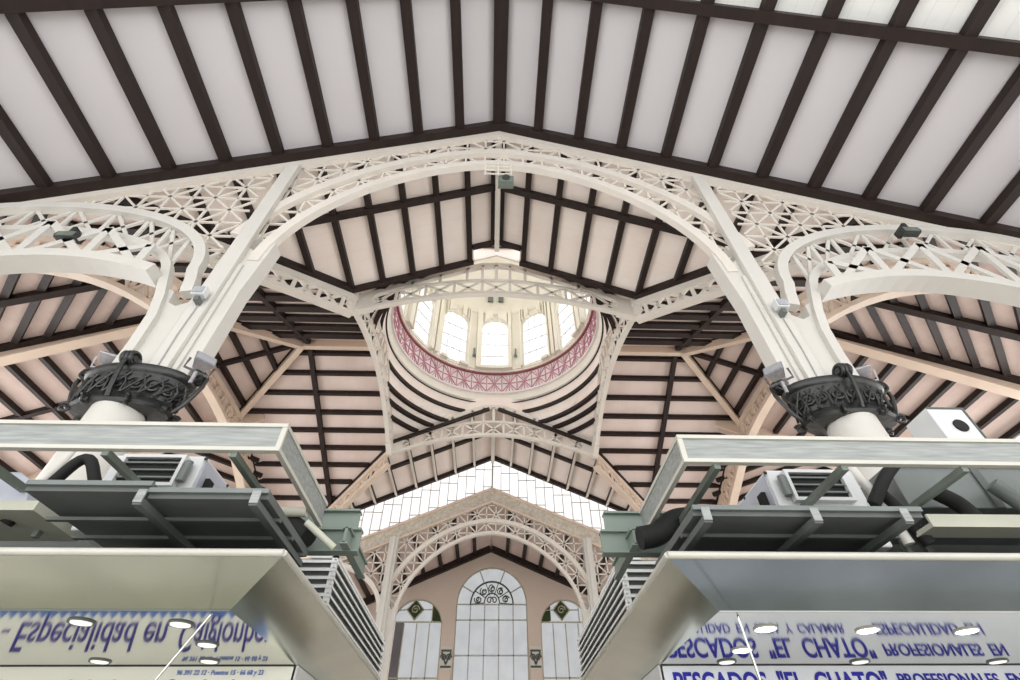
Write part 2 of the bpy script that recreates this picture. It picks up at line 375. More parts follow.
# ------------------------------------------------------------------ near lattice truss across the nave (y = 8)
t = thing('lattice_truss', 'wide cream lattice arch truss spanning the nave between the two big columns', 'roof truss', (0, 8, 10.4))
top = lambda u: 20 - S*abs(u) - 0.75
def tp(u): return 20 - S*abs(u)
mb = MB().frame((0, 8, 0), (1, 0, 0))
mb.rib2([(-24, tp(24)-0.42), (-12, tp(12)-0.42), (0, tp(0)-0.42), (12, tp(12)-0.42), (24, tp(24)-0.42)], 0.56, 0.2)
mb.build('top_chord', 'cream', t)
LO = (0, 6.45, 10.6, 6.15, 1.75); UP = (0, 7.6, 10.6, 7.1, 1.75)
lo = sup(*LO); up = sup(*UP)
mb = MB().frame((0, 7.95, 0), (1, 0, 0)); mb.rib2(curve(*LO), 0.30, 0.22); mb.build('lower_arch_rib', 'cream', t)
mb = MB().frame((0, 7.95, 0), (1, 0, 0)); mb.rib2(curve(*UP, a0=0.22, a1=PI-0.22), 0.34, 0.16); mb.build('upper_arch_rib', 'cream', t)
so = {}; si = {}
SO = (12.75, 5.0, 10.1, 2.9, 2.1); SI = (12.5, 4.2, 9.6, 2.12, 2.1)
for s in (-1, 1): so[s] = sup(*SO); si[s] = sup(*SI)
mb = MB().frame((0, 8.05, 0), (1, 0, 0))
lattice(mb, lambda u, z: lo(u) < z < top(u), -7.0, 7.0, 10.5, 19.4, 0.7, 0.065, 0.05, -7.5, 14.07)
mb.build('lattice', 'cream', t)
for s in (-1, 1):
    mb = MB().frame((0, 8.05, 0), (1, 0, 0))
    f = sup(*SO)
    lattice(mb, lambda u, z: (f(abs(u)) if abs(u) < 17.7 else 10) < z < top(u) and 7.6 < abs(u), min(s*7, s*17.4), max(s*7, s*17.4), 9.5, 17.0, 0.7, 0.065, 0.05, s*7.5, 14.07)
    mb.build('side_lattice', 'cream', t)
# side bay arches and their lower tie trusses
tie = lambda u: 10.12 - 0.075*(u - 11)**2
for s in (-1, 1):
    a = thing('side_arch', 'white double rib arch springing outward from the %s column' % SIDE[s], 'roof truss', (s*12.6, 8, 9.5))
    mb = MB().frame((0, 7.9, 0), (s, 0, 0)); mb.rib2([(7.52, 9.2), (7.62, 9.7)] + curve(*SO), 0.28, 0.25); mb.build('outer_rib', 'creamw', a)
    mb = MB().frame((0, 7.85, 0), (s, 0, 0)); mb.rib2([(7.80, 6.65), (7.80, 7.4), (7.86, 8.3), (8.02, 9.0)] + curve(*SI)[2:], 0.22, 0.22); mb.build('inner_rib', 'creamw', a)
    mb = MB().frame((0, 7.95, 0), (s, 0, 0)); fo = sup(*SO); fi = sup(*SI)
    us = [8.55, 9.3, 10.1, 11.2, 12.4, 13.6, 14.8, 15.9]
    xband(mb, fo, fi, us, 0.10, 0.06); mb.build('bracing', 'creamw', a)
    mb = MB().frame((0, 7.65, 0), (s, 0, 0)); mb.rib2([(8.35 + 0.42*k, tie(8.35 + 0.42*k)) for k in range(21)], 0.28, 0.55); mb.build('tie_chord', 'creamw', a)
    mb = MB().frame((0, 7.5, 0), (s, 0, 0)); us = [8.9, 10.35, 12.0, 13.7, 15.3]
    xband(mb, lambda u: sup(*SI)(u) - 0.1, tie, us, 0.19, 0.08); mb.build('tie_bracing', 'creamw', a)
    # cream arch behind, warm light put into its colour
    a = thing('aisle_arch', 'tan cross braced arch behind the white side arch of the %s column' % SIDE[s], 'roof truss', (s*13, 9.4, 9.5))
    b0 = [(9.0, 9.6), (9.3, 9.95), (9.85, 10.4), (10.4, 10.8), (11.0, 11.15), (11.6, 11.42), (12.3, 11.7), (13.0, 11.9), (14, 12.1), (15.0, 12.15), (16, 12.1)]
    bl = lambda u: 12.15 - 0.062*(u - 15)**2
    mb = MB().frame((0, 9.4, 0), (s, 0, 0)); us = [9.1 + 0.75*k for k in range(10)]
    mb.rib2([(u, bl(u)) for u in us], 0.16, 0.35); mb.build('lower_rib', 'tan', a)
    mb = MB().frame((0, 9.4, 0), (s, 0, 0)); mb.rib2([(u, bl(u) + 1.1) for u in us], 0.22, 0.5); mb.build('upper_rib', 'tan', a)
    MB().bar((s*7.95, 8.2, 8.9), (s*9.3, 9.4, 10.05), 0.16, 0.2, (0, 1, 0)).build('end_bracket', 'tan', a)
    mb = MB().frame((0, 9.3, 0), (s, 0, 0)); xband(mb, lambda u: bl(u) + 1.05, bl, us, 0.11, 0.06); mb.build('bracing', 'tan', a)

# ------------------------------------------------------------------ columns
def spiral(c, e1, e2, r0, turns, seg=26, start=0.0):
    pts = []
    for k in range(seg+1):
        q = k/seg; a = start + turns*2*PI*q; r = r0*(1 - 0.82*q)
        pts.append(V(c) + V(e1)*(r*math.cos(a)) + V(e2)*(r*math.sin(a)))
    return pts
for s in (-1, 1):
    cx, cy = s*7.38, 8.1
    c = thing('iron_column', 'tall cream iron column with black scrolled capital on the %s of the nave' % SIDE[s], 'column', (cx, cy, -1.6))
    MB().lathe([(0.75, -1.6), (0.75, -0.9), (0.54, -0.7), (0.50, 2), (0.47, 5.8)], (cx, cy, 0), 28).build('shaft', 'creamw', c)
    poly = [(8.02, 6.68), (7.99, 7.5), (8.10, 8.5), (8.28, 9.2), (8.18, 9.5), (8.0, 9.4), (7.95, 9.0), (7.72, 8.86), (7.48, 9.0), (7.40, 9.6), (7.45, 10.6), (7.35, 12.0), (6.75, 12.0), (6.92, 11.4), (6.72, 11.2), (6.5, 11.35), (6.35, 11.75), (6.22, 11.6), (6.30, 10.7), (6.42, 9.5), (6.44, 7.6), (6.46, 6.68)]
    mb = MB(); mb.prism([(s*u*0.985, 7.88, z*0.99) for u, z in poly], (0, 0.45, 0)); mb.build('upper_shaft', 'creamw', c, 0.02)
    mb = MB(); mb.box(*sorted((s*6.72, s*7.14)), 7.70, 7.88, 6.66, 15.9); mb.build('pilaster', 'creamw', c, 0.02)
    for x in (6.60, 7.14): mb = MB(); mb.box(*sorted((s*x, s*(x + .12))), 7.81, 7.88, 6.66, 10.4); mb.build('pilaster_rib', 'creamw', c, 0.02)
    # capital: an oval collar, flat front to back
    OV = 0.52; RX = 1.08
    el = lambda a, f=1.0: V((cx + RX*f*math.cos(a), cy + RX*f*OV*math.sin(a), 0))
    def oval(mb): mb.v = [V((p.x, cy + (p.y - cy)*OV, p.z)) for p in mb.v]; return mb
    mb = MB(); mb.lathe([(r*RX, z) for r, z in [(0.50, 5.74), (0.86, 5.76), (0.92, 5.82), (0.87, 5.90), (0.80, 5.98), (0.84, 6.16), (0.92, 6.40), (0.93, 6.48), (1.0, 6.52), (1.03, 6.60), (1.0, 6.66), (0.92, 6.68), (0.5, 6.68)]], (cx, cy, 0), 48)
    cap = oval(mb).build('capital', 'black', c)
    for k in range(4):
        a = PI/2*k; e = V((math.cos(a), math.sin(a), 0)); q = V((-e.y, e.x, 0))
        o = el(a, 1.04) + V((0, 0, 6.72)); rs = 0.19
        mb = MB(); sp = spiral(o, -e, V((0, 0, 1)), rs, 1.7, 26, -0.9)
        for off in (-0.08, 0, 0.08): mb.tube([p + q*off for p in sp], 0.042, 6)
        mb.disc(o - q*0.12, q, 0.06, 0.24, 14)
        mb.tube([el(a, f) + V((0, 0, z)) for f, z in ((0.90, 5.84), (1.02, 6.0), (1.12, 6.25), (1.20, 6.5), (1.19, 6.72))], 0.045, 6)
        mb.build('scroll', 'black', cap)
    for k in range(8):
        a = PI/4*k + PI/8; e = V((math.cos(a), math.sin(a), 0))
        mb = MB(); mb.tube(spiral(el(a, 0.95) + V((0, 0, 5.78)), e, V((0, 0, 1)), 0.11, 1.5, 16, 0.5), 0.035, 6); mb.build('lower_scroll', 'black', cap)
    mb = MB()
    for k in range(18):
        a = 2*PI*(k + 0.5)/18; b = a + 0.12
        q = (el(b, 0.9) - el(a, 0.9)).normalized(); o = el(a, 0.89) + V((0, 0, 6.2)); d = 1 if k % 2 else -1
        e = V((math.cos(a), math.sin(a)*OV, 0))
        mb.tube(spiral(o, q*d, V((0, 0, 1)), 0.16, 1.8, 22, 0.3), 0.026, 5)
        mb.tube([o - q*0.16 + V((0, 0, -0.24)), o + e*0.04, o + q*0.16 + V((0, 0, 0.22)) + e*0.06], 0.024, 5)
        mb.tube([o + q*0.14 + V((0, 0, -0.24)), o + q*0.16 + e*0.05, o + q*0.05 + V((0, 0, 0.22)) + e*0.06], 0.02, 5)
    mb.build('relief_scrollwork', 'black', cap)

def floodlight(p, aim, label, size=0.42, m='silver', group='silver floodlights at the capitals'):
    p = V(p); aim = V(aim).normalized(); a = aim.cross(V((0, 0, 1))).normalized(); b = a.cross(aim)
    r = thing('floodlight', label, 'floodlight', p, group)
    h = size/2
    mb = MB(); i = [p + a*x*h + b*y*h*0.8 for x, y in ((-.6, -.6), (.6, -.6), (.6, .6), (-.6, .6))]; f = [p + aim*size*0.6 + a*x*h + b*y*h*0.8 for x, y in ((-1, -1), (1, -1), (1, 1), (-1, 1))]
    mb.box6(i + f); mb.build('housing', m, r, 0.01)
    mb = MB(); mb.box6([p + aim*size*0.6 + a*x*h*0.86 + b*y*h*0.68 for x, y in ((-1, -1), (1, -1), (1, 1), (-1, 1))] + [p + aim*(size*0.6+0.02) + a*x*h*0.86 + b*y*h*0.68 for x, y in ((-1, -1), (1, -1), (1, 1), (-1, 1))]); mb.build('lens', 'lens', r)
    mb = MB(); mb.ribbon([p + a*h*1.15 + aim*size*0.3, p + a*h*1.15 - aim*size*0.25, p - a*h*1.15 - aim*size*0.25, p - a*h*1.15 + aim*size*0.3], 0.05, 0.02, b); mb.bar(p - aim*size*0.25, p - aim*size*0.25 - V((0, 0, size*0.7)), 0.06, 0.04, (0, 1, 0)); mb.build('bracket', 'dark' if m == 'dark' else m, r)
    return r
for s in (-1, 1):
    floodlight((s*8.28, 8.05, 7.0), (s*-.3, -.5, .8), 'silver floodlight beside the %s capital, on its outer side' % SIDE[s])
    floodlight((s*6.1, 7.75, 6.72), (s*-.6, -.6, .5), 'silver floodlight beside the %s capital, on the nave side' % SIDE[s])
    r = thing('junction_floodlight', 'small box light on the face of the %s column shaft' % SIDE[s], 'floodlight', (s*6.85, 7.0, 8.7), 'box lights on the shafts')
    MB().box(*sorted((s*6.76, s*7.06)), 7.44, 7.62, 8.72, 9.0).build('housing', 'acw', r, 0.015)
    MB().box(*sorted((s*6.80, s*7.02)), 7.42, 7.44, 8.76, 8.96).build('lens', 'lens', r)
    MB().box(*sorted((s*6.86, s*6.96)), 7.5, 7.70, 8.58, 8.72).build('bracket', 'sheet', r)
    MB().tube([(s*6.91, 7.68, 8.6), (s*6.93, 7.68, 7.6), (s*6.90, 7.68, 6.7)], 0.014, 5).build('cable', 'barw', r)
    # trough lights on the side arches
    x0 = -11.25 if s < 0 else 11.75
    r = thing('trough_light', 'dark trough floodlight hanging on the %s side arch' % SIDE[s], 'floodlight', (x0, 7.3, 11.3), 'trough floodlights on the side arches')
    zt0 = 10.78 if s < 0 else 12.1; x0 = -11.15 if s < 0 else 12.1
    mb = MB(); mb.prism([(x0-.26, 7.38, zt0), (x0+.26, 7.38, zt0), (x0+.32, 7.38, zt0+.12), (x0+.28, 7.38, zt0+.26), (x0-.28, 7.38, zt0+.26), (x0-.32, 7.38, zt0+.12)], (0, 0.2, 0)); mb.build('housing', 'dark', r, 0.02)
    MB().box(x0-.22, x0+.22, 7.36, 7.38, zt0+.04, zt0+.22).build('reflector', 'greengrey', r)
    MB().box(x0-.05, x0+.05, 7.4, 7.8, zt0+.26, zt0+.5).build('bracket', 'dark', r)
r = thing('hanging_spotlight', 'grey green spotlight in a white frame hanging at the arch crown', 'floodlight', (0, 7.4, 14.6))
mb = MB()
for z in (14.75, 15.0, 15.25, 15.45): mb.bar((-0.42, 7.3, z), (0.42, 7.3, z), 0.045, 0.04, (0, 1, 0))
for x in (-0.42, 0.0, 0.42): mb.bar((x, 7.32, 14.7), (x, 7.32, 15.5), 0.045, 0.04, (0, 1, 0))
mb.build('frame', 'cream', r)
MB().box(0.0, 0.5, 7.36, 7.66, 14.45, 14.8).build('housing', 'greengrey', r, 0.03)
MB().disc((0.25, 7.36, 14.6), (0, -1, -.3), 0.12, 0.05).build('lens', 'dark', r)
MB().bar((0, 7.4, 15.4), (0, 7.9, 16.7), 0.09, 0.06, (1, 0, 0)).build('hanger', 'cream', r)

# ------------------------------------------------------------------ square of trusses around the dome
def gable_truss(o, U, half, label, m='cream'):
    t = thing('gable_truss', label, 'roof truss', V(o) + V((0, 0, 16.6)), 'trusses round the dome')
    zt_ = lambda u: min(19.95, 20.35 - S*abs(u)*1.02)
    mb = MB().frame(o, U)
    mb.rib2([(-half, 17.25), (-half*.5, zt_(half*.5)), (-1.5, zt_(1.5)+0.02), (-0.7, 19.98), (0, 20.05), (0.7, 19.98), (1.5, zt_(1.5)+0.02), (half*.5, zt_(half*.5)), (half, 17.25)], 0.30, 0.2); mb.build('top_chord', m, t)
    uu = lambda u: 18.85 - (18.85-17.25)*(abs(u)/half)**1.8
    bb = lambda u: 17.85 - (17.85-16.35)*(abs(u)/half)**1.8
    us = [-half + 2*half*k/24 for k in range(25)]
    mb = MB().frame(o, U); mb.rib2([(u, uu(u)) for u in us], 0.13, 0.14); mb.build('middle_rib', m, t)
    mb = MB().frame(o, U); mb.rib2([(u, bb(u)) for u in us], 0.18, 0.24); mb.build('bottom_rib', m, t)
    mb = MB().frame(o, U); us = [-half*0.93 + 1.86*half*k/9 for k in range(10)]
    xband(mb, uu, bb, us, 0.11, 0.06)
    us2 = [-half*0.62, -half*0.42, -half*.22, -half*.105, half*.105, half*.22, half*.42, half*0.62]
    for u in us2: mb.bar2(u, uu(u), u, zt_(u), 0.13, 0.2)
    mb.bar2(0, uu(0), 0, 20, 0.16, 0.2)
    mb.build('bracing', m, t)
    for e in (-1, 1):
        mb = MB().frame(o, U)
        mb.prism([mb.P(e*half*1.0, 16.25, -.16), mb.P(e*half*0.86, 16.55, -.16), mb.P(e*half*0.89, 17.0, -.16), mb.P(e*half*0.86, 17.5, -.16), mb.P(e*half*1.0, 17.35, -.16)], mb.N*0.32)
        mb.build('end_plate', m, t)
    return t
gable_truss((0, 14.85, 0), (1, 0, 0), 6.45, 'cream gable truss in front of the dome opening')
gable_truss((0, 26.7, 0), (1, 0, 0), 6.45, 'cream gable truss behind the dome opening, above the far glass gable')
for s in (-1, 1):
    gable_truss((s*6.45, YD, 0), (0, 1, 0), 6.2, 'cream truss along the %s side of the dome opening, seen end on' % SIDE[s])
def valley_truss(a, b, za, zb, label, m):
    t = thing('valley_truss', label, 'roof truss', (a[0], a[1], za - 1.5), 'valley trusses')
    U = V((b[0]-a[0], b[1]-a[1], 0)); L_ = U.length
    tf = lambda u: za + (zb-za)*u/L_ - 0.42
    bf = lambda u: tf(u) - 1.02 + 0.10*math.sin(PI*u/L_)
    mb = MB().frame((a[0], a[1], 0), U); mb.bar2(0, tf(0), L_, tf(L_), 0.30, 0.24); mb.build('top_chord', m, t)
    mb = MB().frame((a[0], a[1], 0), U); mb.rib2([(L_*k/12, bf(L_*k/12)) for k in range(13)], 0.20, 0.34); mb.build('bottom_chord', m, t)
    mb = MB().frame((a[0], a[1], 0), U); us = [0.55 + (L_-0.6)*k/6 for k in range(7)]; xband(mb, tf, bf, us, 0.14, 0.07); mb.build('bracing', m, t)
for s in (-1, 1):
    valley_truss((s*6.3, 14.5), (s*11.2, 9.6), 17.25, 15.1, 'cream braced truss from the near %s dome corner back to the column' % SIDE[s], 'cream')
    valley_truss((s*6.4, 26.8), (s*12.2, 32.6), 17.1, 14.5, 'warm cream braced truss from the far %s dome corner down behind the stall' % SIDE[s], 'tan')
    t = thing('transept_truss', 'tan double truss at the outer end of the %s transept roof' % SIDE[s], 'roof truss', (s*15.5, 16.2, 15.6))
    tf = lambda u: 17.55 if u < 9 else 17.55 - (u - 9)*S
    bf = lambda u: tf(u) - 1.3 + 0.5*math.sin(PI*min(u, 9)/9)
    us = [0.3*k for k in range(58)]
    mb = MB().frame((s*15.5, 16.2, 0), (0, 1, 0)); mb.rib2([(u, tf(u)) for u in us], 0.3, 0.5); mb.build('top_chord', 'tan', t)
    mb = MB().frame((s*15.5, 16.2, 0), (0, 1, 0)); mb.rib2([(u, bf(u)) for u in us], 0.22, 0.5); mb.build('bottom_chord', 'tan', t)
    mb = MB().frame((s*15.5, 16.2, 0), (0, 1, 0)); xband(mb, tf, bf, [0.2 + 0.9*k for k in range(19)], 0.12, 0.3); mb.build('bracing', 'tan', t)

# ------------------------------------------------------------------ corner ceilings between square and dome ring
hx, hy, R0 = 6.5, 6.3, 6.42
zc = lambda r: 20.55 - (r - R0)*1.28
def zcr(r, a):
    z = 20.3 - S*math.sqrt(max(0.0, r*r - 6.2*6.2)); q = min(1.0, (r - 6.42)/0.4)
    return z if q >= 1 else (20.52*(1 - q) + q*(20.3 - S*math.sqrt(6.82**2 - 6.2**2)))
def edge_r(a):
    return min(hx/max(1e-6, abs(math.cos(a))), hy/max(1e-6, abs(math.sin(a))))
for q in range(4):
    a0 = PI/2*q
    mb = MB(); n = 30; rows = []
    for k in range(n+1):
        a = a0 + PI/2*k/n; re = max(edge_r(a), R0 + 0.02)
        rows.append([V((r*math.cos(a), YD + r*math.sin(a), zcr(r, a))) for r in [R0 + (re-R0)*j/6 for j in range(7)]])
    for r_ in rows: mb.v += r_
    for k in range(n):
        for j in range(6): mb.f.append((k*7+j, k*7+j+1, (k+1)*7+j+1, (k+1)*7+j))
    m0 = len(mb.v); mb.v += [p + V((0, 0, 0.1)) for p in mb.v[:m0]]; mb.f += [tuple(m0 + i for i in reversed(f)) for f in list(mb.f)]
    struct(mb.build('ceiling', 'pink'))
    nm = ['far right', 'far left', 'near left', 'near right'][q]
    for j, r in enumerate([6.60, 6.90, 7.35, 7.9]):
        aa = [a0 + PI/2*k/120 for k in range(121)]; aa = [a for a in aa if edge_r(a) > r - 0.01]
        if len(aa) < 4: continue
        mb = MB(); mb.ribbon([(r*math.cos(a), YD + r*math.sin(a), zcr(r, a) - 0.1) for a in aa], 0.24, 0.22, (0, 0, 1))
        tag(mb.build('curved_rib', 'wood'), 'dark curved rib in the %s corner below the dome, %s from the ring' % (nm, NTH[j+1]), 'roof beam', 'curved ribs under the dome ring')

for s in (-1, 1):
    for yy, wh in ((26.5, 'rear'),):
        purlin((s*0.3, yy), (s*6.3, yy), zn, 'dark strip above the far dome truss, %s half' % SIDE[s], 0.2, 0.2, 'edge_beam')
for nm, o, U, hf in (('wall_near', (0, 14.2, 0), (1, 0, 0), 6.5), ('wall_far', (0, 26.8, 0), (1, 0, 0), 6.5), ('wall_left', (-6.5, YD, 0), (0, 1, 0), 6.3), ('wall_right', (6.5, YD, 0), (0, 1, 0), 6.3)):
    mb = MB().frame(o, U); mb.prism([mb.P(-hf, 17.05), mb.P(0, 19.95), mb.P(hf, 17.05), mb.P(hf, 20.9), mb.P(-hf, 20.9)], mb.N*0.08); struct(mb.build(nm, 'pink'))

# ------------------------------------------------------------------ dome
D = thing('dome', 'pale yellow dome drum with arched windows above a pink patterned ring', 'dome', (0, YD, 20.5))
C0 = (0, YD, 0)
MB().lathe([(6.35, 20.52), (6.50, 20.55), (6.50, 20.66), (6.36, 20.72), (6.30, 20.95), (6.26, 21.2), (6.16, 21.26), (6.16, 21.34), (6.5, 21.34), (6.8, 20.9), (6.7, 20.5)], C0, 96, True).build('cornice', 'cornice', D)
MB().lathe([(6.34, 20.50), (6.53, 20.50), (6.53, 20.545), (6.34, 20.545)], C0, 96, True).build('lower_lip', 'wood', D)
fz = MB().lathe([(6.22, 21.3), (6.22, 22.95), (6.5, 22.95), (6.5, 21.3)], C0, 96, True).build('frieze', 'frz', D)
mb = MB(); NS = 36
for k in range(NS):
    a = 2*PI*k/NS; da = 2*PI/NS/2
    cyl = lambda th, z, r=6.20: V((r*math.cos(th), YD + r*math.sin(th), z))
    zc0 = 22.13; hz = 0.72; rad = V((math.cos(a), math.sin(a), 0))
    for dx, dz in ((1, 0.95), (1, -0.95), (-1, 0.95), (-1, -0.95), (0, 1), (0, -1), (0.95, 0), (-0.95, 0)):
        mb.bar(cyl(a, zc0), cyl(a + dx*da*0.93, zc0 + dz*hz), 0.055, 0.05, rad)
    for dx, dz in ((0.5, 1), (-0.5, 1), (0.5, -1), (-0.5, -1)):
        mb.bar(cyl(a + dx*da*0.3, zc0 + dz*hz*0.35), cyl(a + dx*da, zc0 + dz*hz), 0.035, 0.05, rad)
    mb.bar(cyl(a + da, zc0 - hz), cyl(a + da, zc0 + hz), 0.06, 0.06, rad)
mb.build('star_pattern', 'pinkt', fz)
MB().lathe([(6.08, 22.93), (6.24, 22.93), (6.24, 23.05), (6.08, 23.05)], C0, 96, True).build('upper_rim', 'red', D)
MB().lathe([(6.12, 21.22), (6.22, 21.22), (6.22, 21.36), (6.12, 21.36)], C0, 96, True).build('lower_rim', 'frz', D)
MB().lathe([(6.12, 23.03), (6.02, 23.06), (6.02, 23.2), (5.96, 23.22), (5.96, 23.36), (6.2, 23.36), (6.2, 23.03)], C0, 96, True).build('sill_ring', 'cornice', D)
def arch_wall(mapf, s0, s1, z0, z1, w0, w1, wz0, wz1, n=14):
    """wall bay in (s, z) with an arched opening from (w0, wz0); the arch springs at wz1 and is a half circle in s-scale"""
    v = []; f = []
    def q(pts): i = len(v); v.extend(mapf(*p) for p in pts); f.append(tuple(range(i, i+len(pts))))
    sub = 4
    cw = (w0+w1)/2; rh = (w1-w0)/2
    def strip(a, b, za, zb, k=sub):
        for j in range(k):
            x0 = a+(b-a)*j/k; x1 = a+(b-a)*(j+1)/k; q([(x0, za), (x1, za), (x1, zb), (x0, zb)])
    strip(s0, w0, z0, z1); strip(w1, s1, z0, z1); strip(w0, w1, z0, wz0)
    return v, f, q, cw, rh
def bay(mb, mapf, s0, s1, z0, z1, w0, w1, wz0, wz1, rz, n=16):
    v, f, q, cw, rh = arch_wall(mapf, s0, s1, z0, z1, w0, w1, wz0, wz1)
    for k in range(n):
        a = PI - PI*k/n; b = PI - PI*(k+1)/n
        p = (cw + rh*math.cos(a), wz1 + rz*math.sin(a)); r = (cw + rh*math.cos(b), wz1 + rz*math.sin(b))
        q([p, r, (r[0], z1), (p[0], z1)])
    i = len(mb.v); mb.v += v; mb.f += [tuple(i + x for x in g) for g in f]
def arch_outline(w0, w1, z0, z1, rz, n=16):
    c = (w0+w1)/2; r = (w1-w0)/2
    return [(w0, z0), (w1, z0)] + [(c + r*math.cos(PI*k/n), z1 + rz*math.sin(PI*k/n)) for k in range(n+1)]
NB = 12; RD = 6.0; hw = 0.172; SZ0, SZ1, SRZ = 23.45, 27.5, 1.05
cylm = lambda th, z, r=RD: V((r*math.cos(th), YD + r*math.sin(th), z))
mbw = MB()
for k in range(NB):
    a = -PI/2 + 2*PI*k/NB
    bay(mbw, cylm, a - PI/NB, a + PI/NB, 23.2, 29.3, a - hw, a + hw, SZ0, SZ1, SRZ)
    m0 = len(mbw.v)
dw = mbw.build('drum_wall', 'drum', D)
sol = dw.modifiers.new('solid', 'SOLIDIFY'); sol.thickness = 0.3; sol.offset = -1
for k in range(NB):
    a = -PI/2 + 2*PI*k/NB
    ol = arch_outline(a - hw, a + hw, SZ0, SZ1, SRZ)
    mb = MB(); mb.ribbon([cylm(th, z, 6.12) for th, z in ol], 0.10, 0.12, V((math.cos(a), math.sin(a), 0)), True)
    w = mb.build('drum_window', 'drum', D)
    mb = MB(); mb.prism([cylm(th, z, 6.14) for th, z in ol], V((math.cos(a), math.sin(a), 0))*0.03); mb.build('pane', 'gd', w)
    mb = MB(); rad = V((math.cos(a), math.sin(a), 0))
    for d in (-0.5, 0.0, 0.5): mb.bar(cylm(a + d*hw, SZ0, 6.11), cylm(a + d*hw, SZ1 + (1.0 if d == 0 else 0.86), 6.11), 0.025, 0.05, rad)
    for z in (24.6, 25.8, 27.0): mb.bar(cylm(a - hw, z, 6.11), cylm(a + hw, z, 6.11), 0.015, 0.05, rad)
    mb.build('glazing_bar', 'barw', w)
    # small bracket ornament on the pier
    am = a + PI/NB
    mb = MB(); p = cylm(am, 24.4, 5.92); r2 = V((math.cos(am), math.sin(am), 0)); mb.bar(p, p + V((0, 0, 0.75)), 0.10, 0.08, r2); mb.disc(p - r2*0.1, r2, 0.12, 0.1, 10); mb.build('pier_bracket', 'greengrey', D)
prof = [(6.02, 29.25)] + [(6.0*math.cos(b), 29.4 + 4.6*math.sin(b)) for b in [PI/2*k/16 for k in range(16)]] + [(0.4, 34.02)]
MB().lathe(prof + [(r*1.03, z + 0.3) for r, z in reversed(prof)], C0, 64, True).build('dome_shell', 'drum', D)
MB().lathe([(5.98, 29.1), (5.9, 29.18), (5.9, 29.35), (5.98, 29.45)], C0, 64).build('spring_moulding', 'cornice', D)
for k in range(NB):
    a = -PI/2 + 2*PI*(k)/NB
    rad = V((math.cos(a), math.sin(a), 0)); tng = V((-rad.y, rad.x, 0))
    if k % 3 == 0:
        for d in (-0.42, 0.42):
            p = V((0, YD, 30.6)) + rad*5.62 + tng*d; mb = MB(); mb.bar(p - V((0, 0, .25)) - rad*.03, p + V((0, 0, .25)) - rad*0.2, 0.42, 0.25, rad); mb.build('roof_vent', 'sheet', D)

# ------------------------------------------------------------------ glass gable above the far arch (y = 33)
g = thing('window_1', None, None, (0, 33, 13)); struct(g)
topg = lambda u: 19.95 - S*abs(u); botg = lambda u: max(11.8, 16.6 - 0.43*abs(u))
MB().prism([(-12, 33.1, topg(12)), (0, 33.1, topg(0)), (12, 33.1, topg(12)), (12, 33.1, botg(12)), (0, 33.1, botg(0)), (-12, 33.1, botg(12))], (0, 0.04, 0)).build('pane', 'gw', g)
mb = MB().frame((0, 33.05, 0), (1, 0, 0))
for k in range(-18, 19):
    u = 0.64*k; mb.bar2(u, botg(u), u, topg(u), 0.045 if k else 0.12, 0.06)
for k in range(-18, 18):
    u = 0.64*k; v_ = u + 0.64; m_ = (u+v_)/2
    for z in (topg(m_) - 0.55 - (0.3 if k % 2 else 0), botg(m_) + 0.85 + (0.25 if k % 2 else 0)):
        mb.bar2(u, z, v_, z, 0.04, 0.05)
mb.build('glazing_bar', 'barw', g)
mb = MB().frame((0, 33.0, 0), (1, 0, 0)); mb.rib2([(-12, topg(12)), (0, topg(0)), (12, topg(12))], 0.16, 0.2); mb.build('frame', 'cream', g)

# ------------------------------------------------------------------ far arch (y = 33)
t = thing('portal_truss', 'far stone coloured lattice arch with frieze below the glass gable', 'roof truss', (0, 32.8, -1.6))
fp = lambda u: 17.08 - 0.43*abs(u)
mb = MB().frame((0, 32.75, 0), (1, 0, 0)); mb.rib2([(-12.4, fp(12.4)-.45), (0, fp(0)-.45), (12.4, fp(12.4)-.45)], 0.85, 0.45); mb.build('frieze_chord', 'friezech', t)
mb = MB().frame((0, 32.5, 0), (1, 0, 0)); mb.rib2([(-12.4, fp(12.4)-.0), (0, fp(0)), (12.4, fp(12.4))], 0.12, 0.3); mb.rib2([(-12.4, fp(12.4)-.95), (0, fp(0)-.95), (12.4, fp(12.4)-.95)], 0.10, 0.2); mb.build('moulding', 'tan', t)
PL = (0, 5.72, 9.1, 4.88, 1.75); PU = (0, 6.7, 9.1, 5.72, 1.8)
mb = MB().frame((0, 32.7, 0), (1, 0, 0)); mb.rib2([(-5.72, -1.6)] + curve(*PL) + [(5.72, -1.6)], 0.18, 0.3); mb.build('lower_arch_rib', 'cream', t)
mb = MB().frame((0, 32.7, 0), (1, 0, 0)); mb.rib2(curve(*PU, a0=0.35, a1=PI-0.35), 0.26, 0.3); mb.build('upper_arch_rib', 'cream', t)
pl = sup(*PL)
mb = MB().frame((0, 32.8, 0), (1, 0, 0))
lattice(mb, lambda u, z: pl(u) < z < fp(u) - 0.9, -6.3, 6.3, 8.8, 16.6, 0.66, 0.08, 0.06, -6.3, 11.36); mb.build('lattice', 'cream', t)
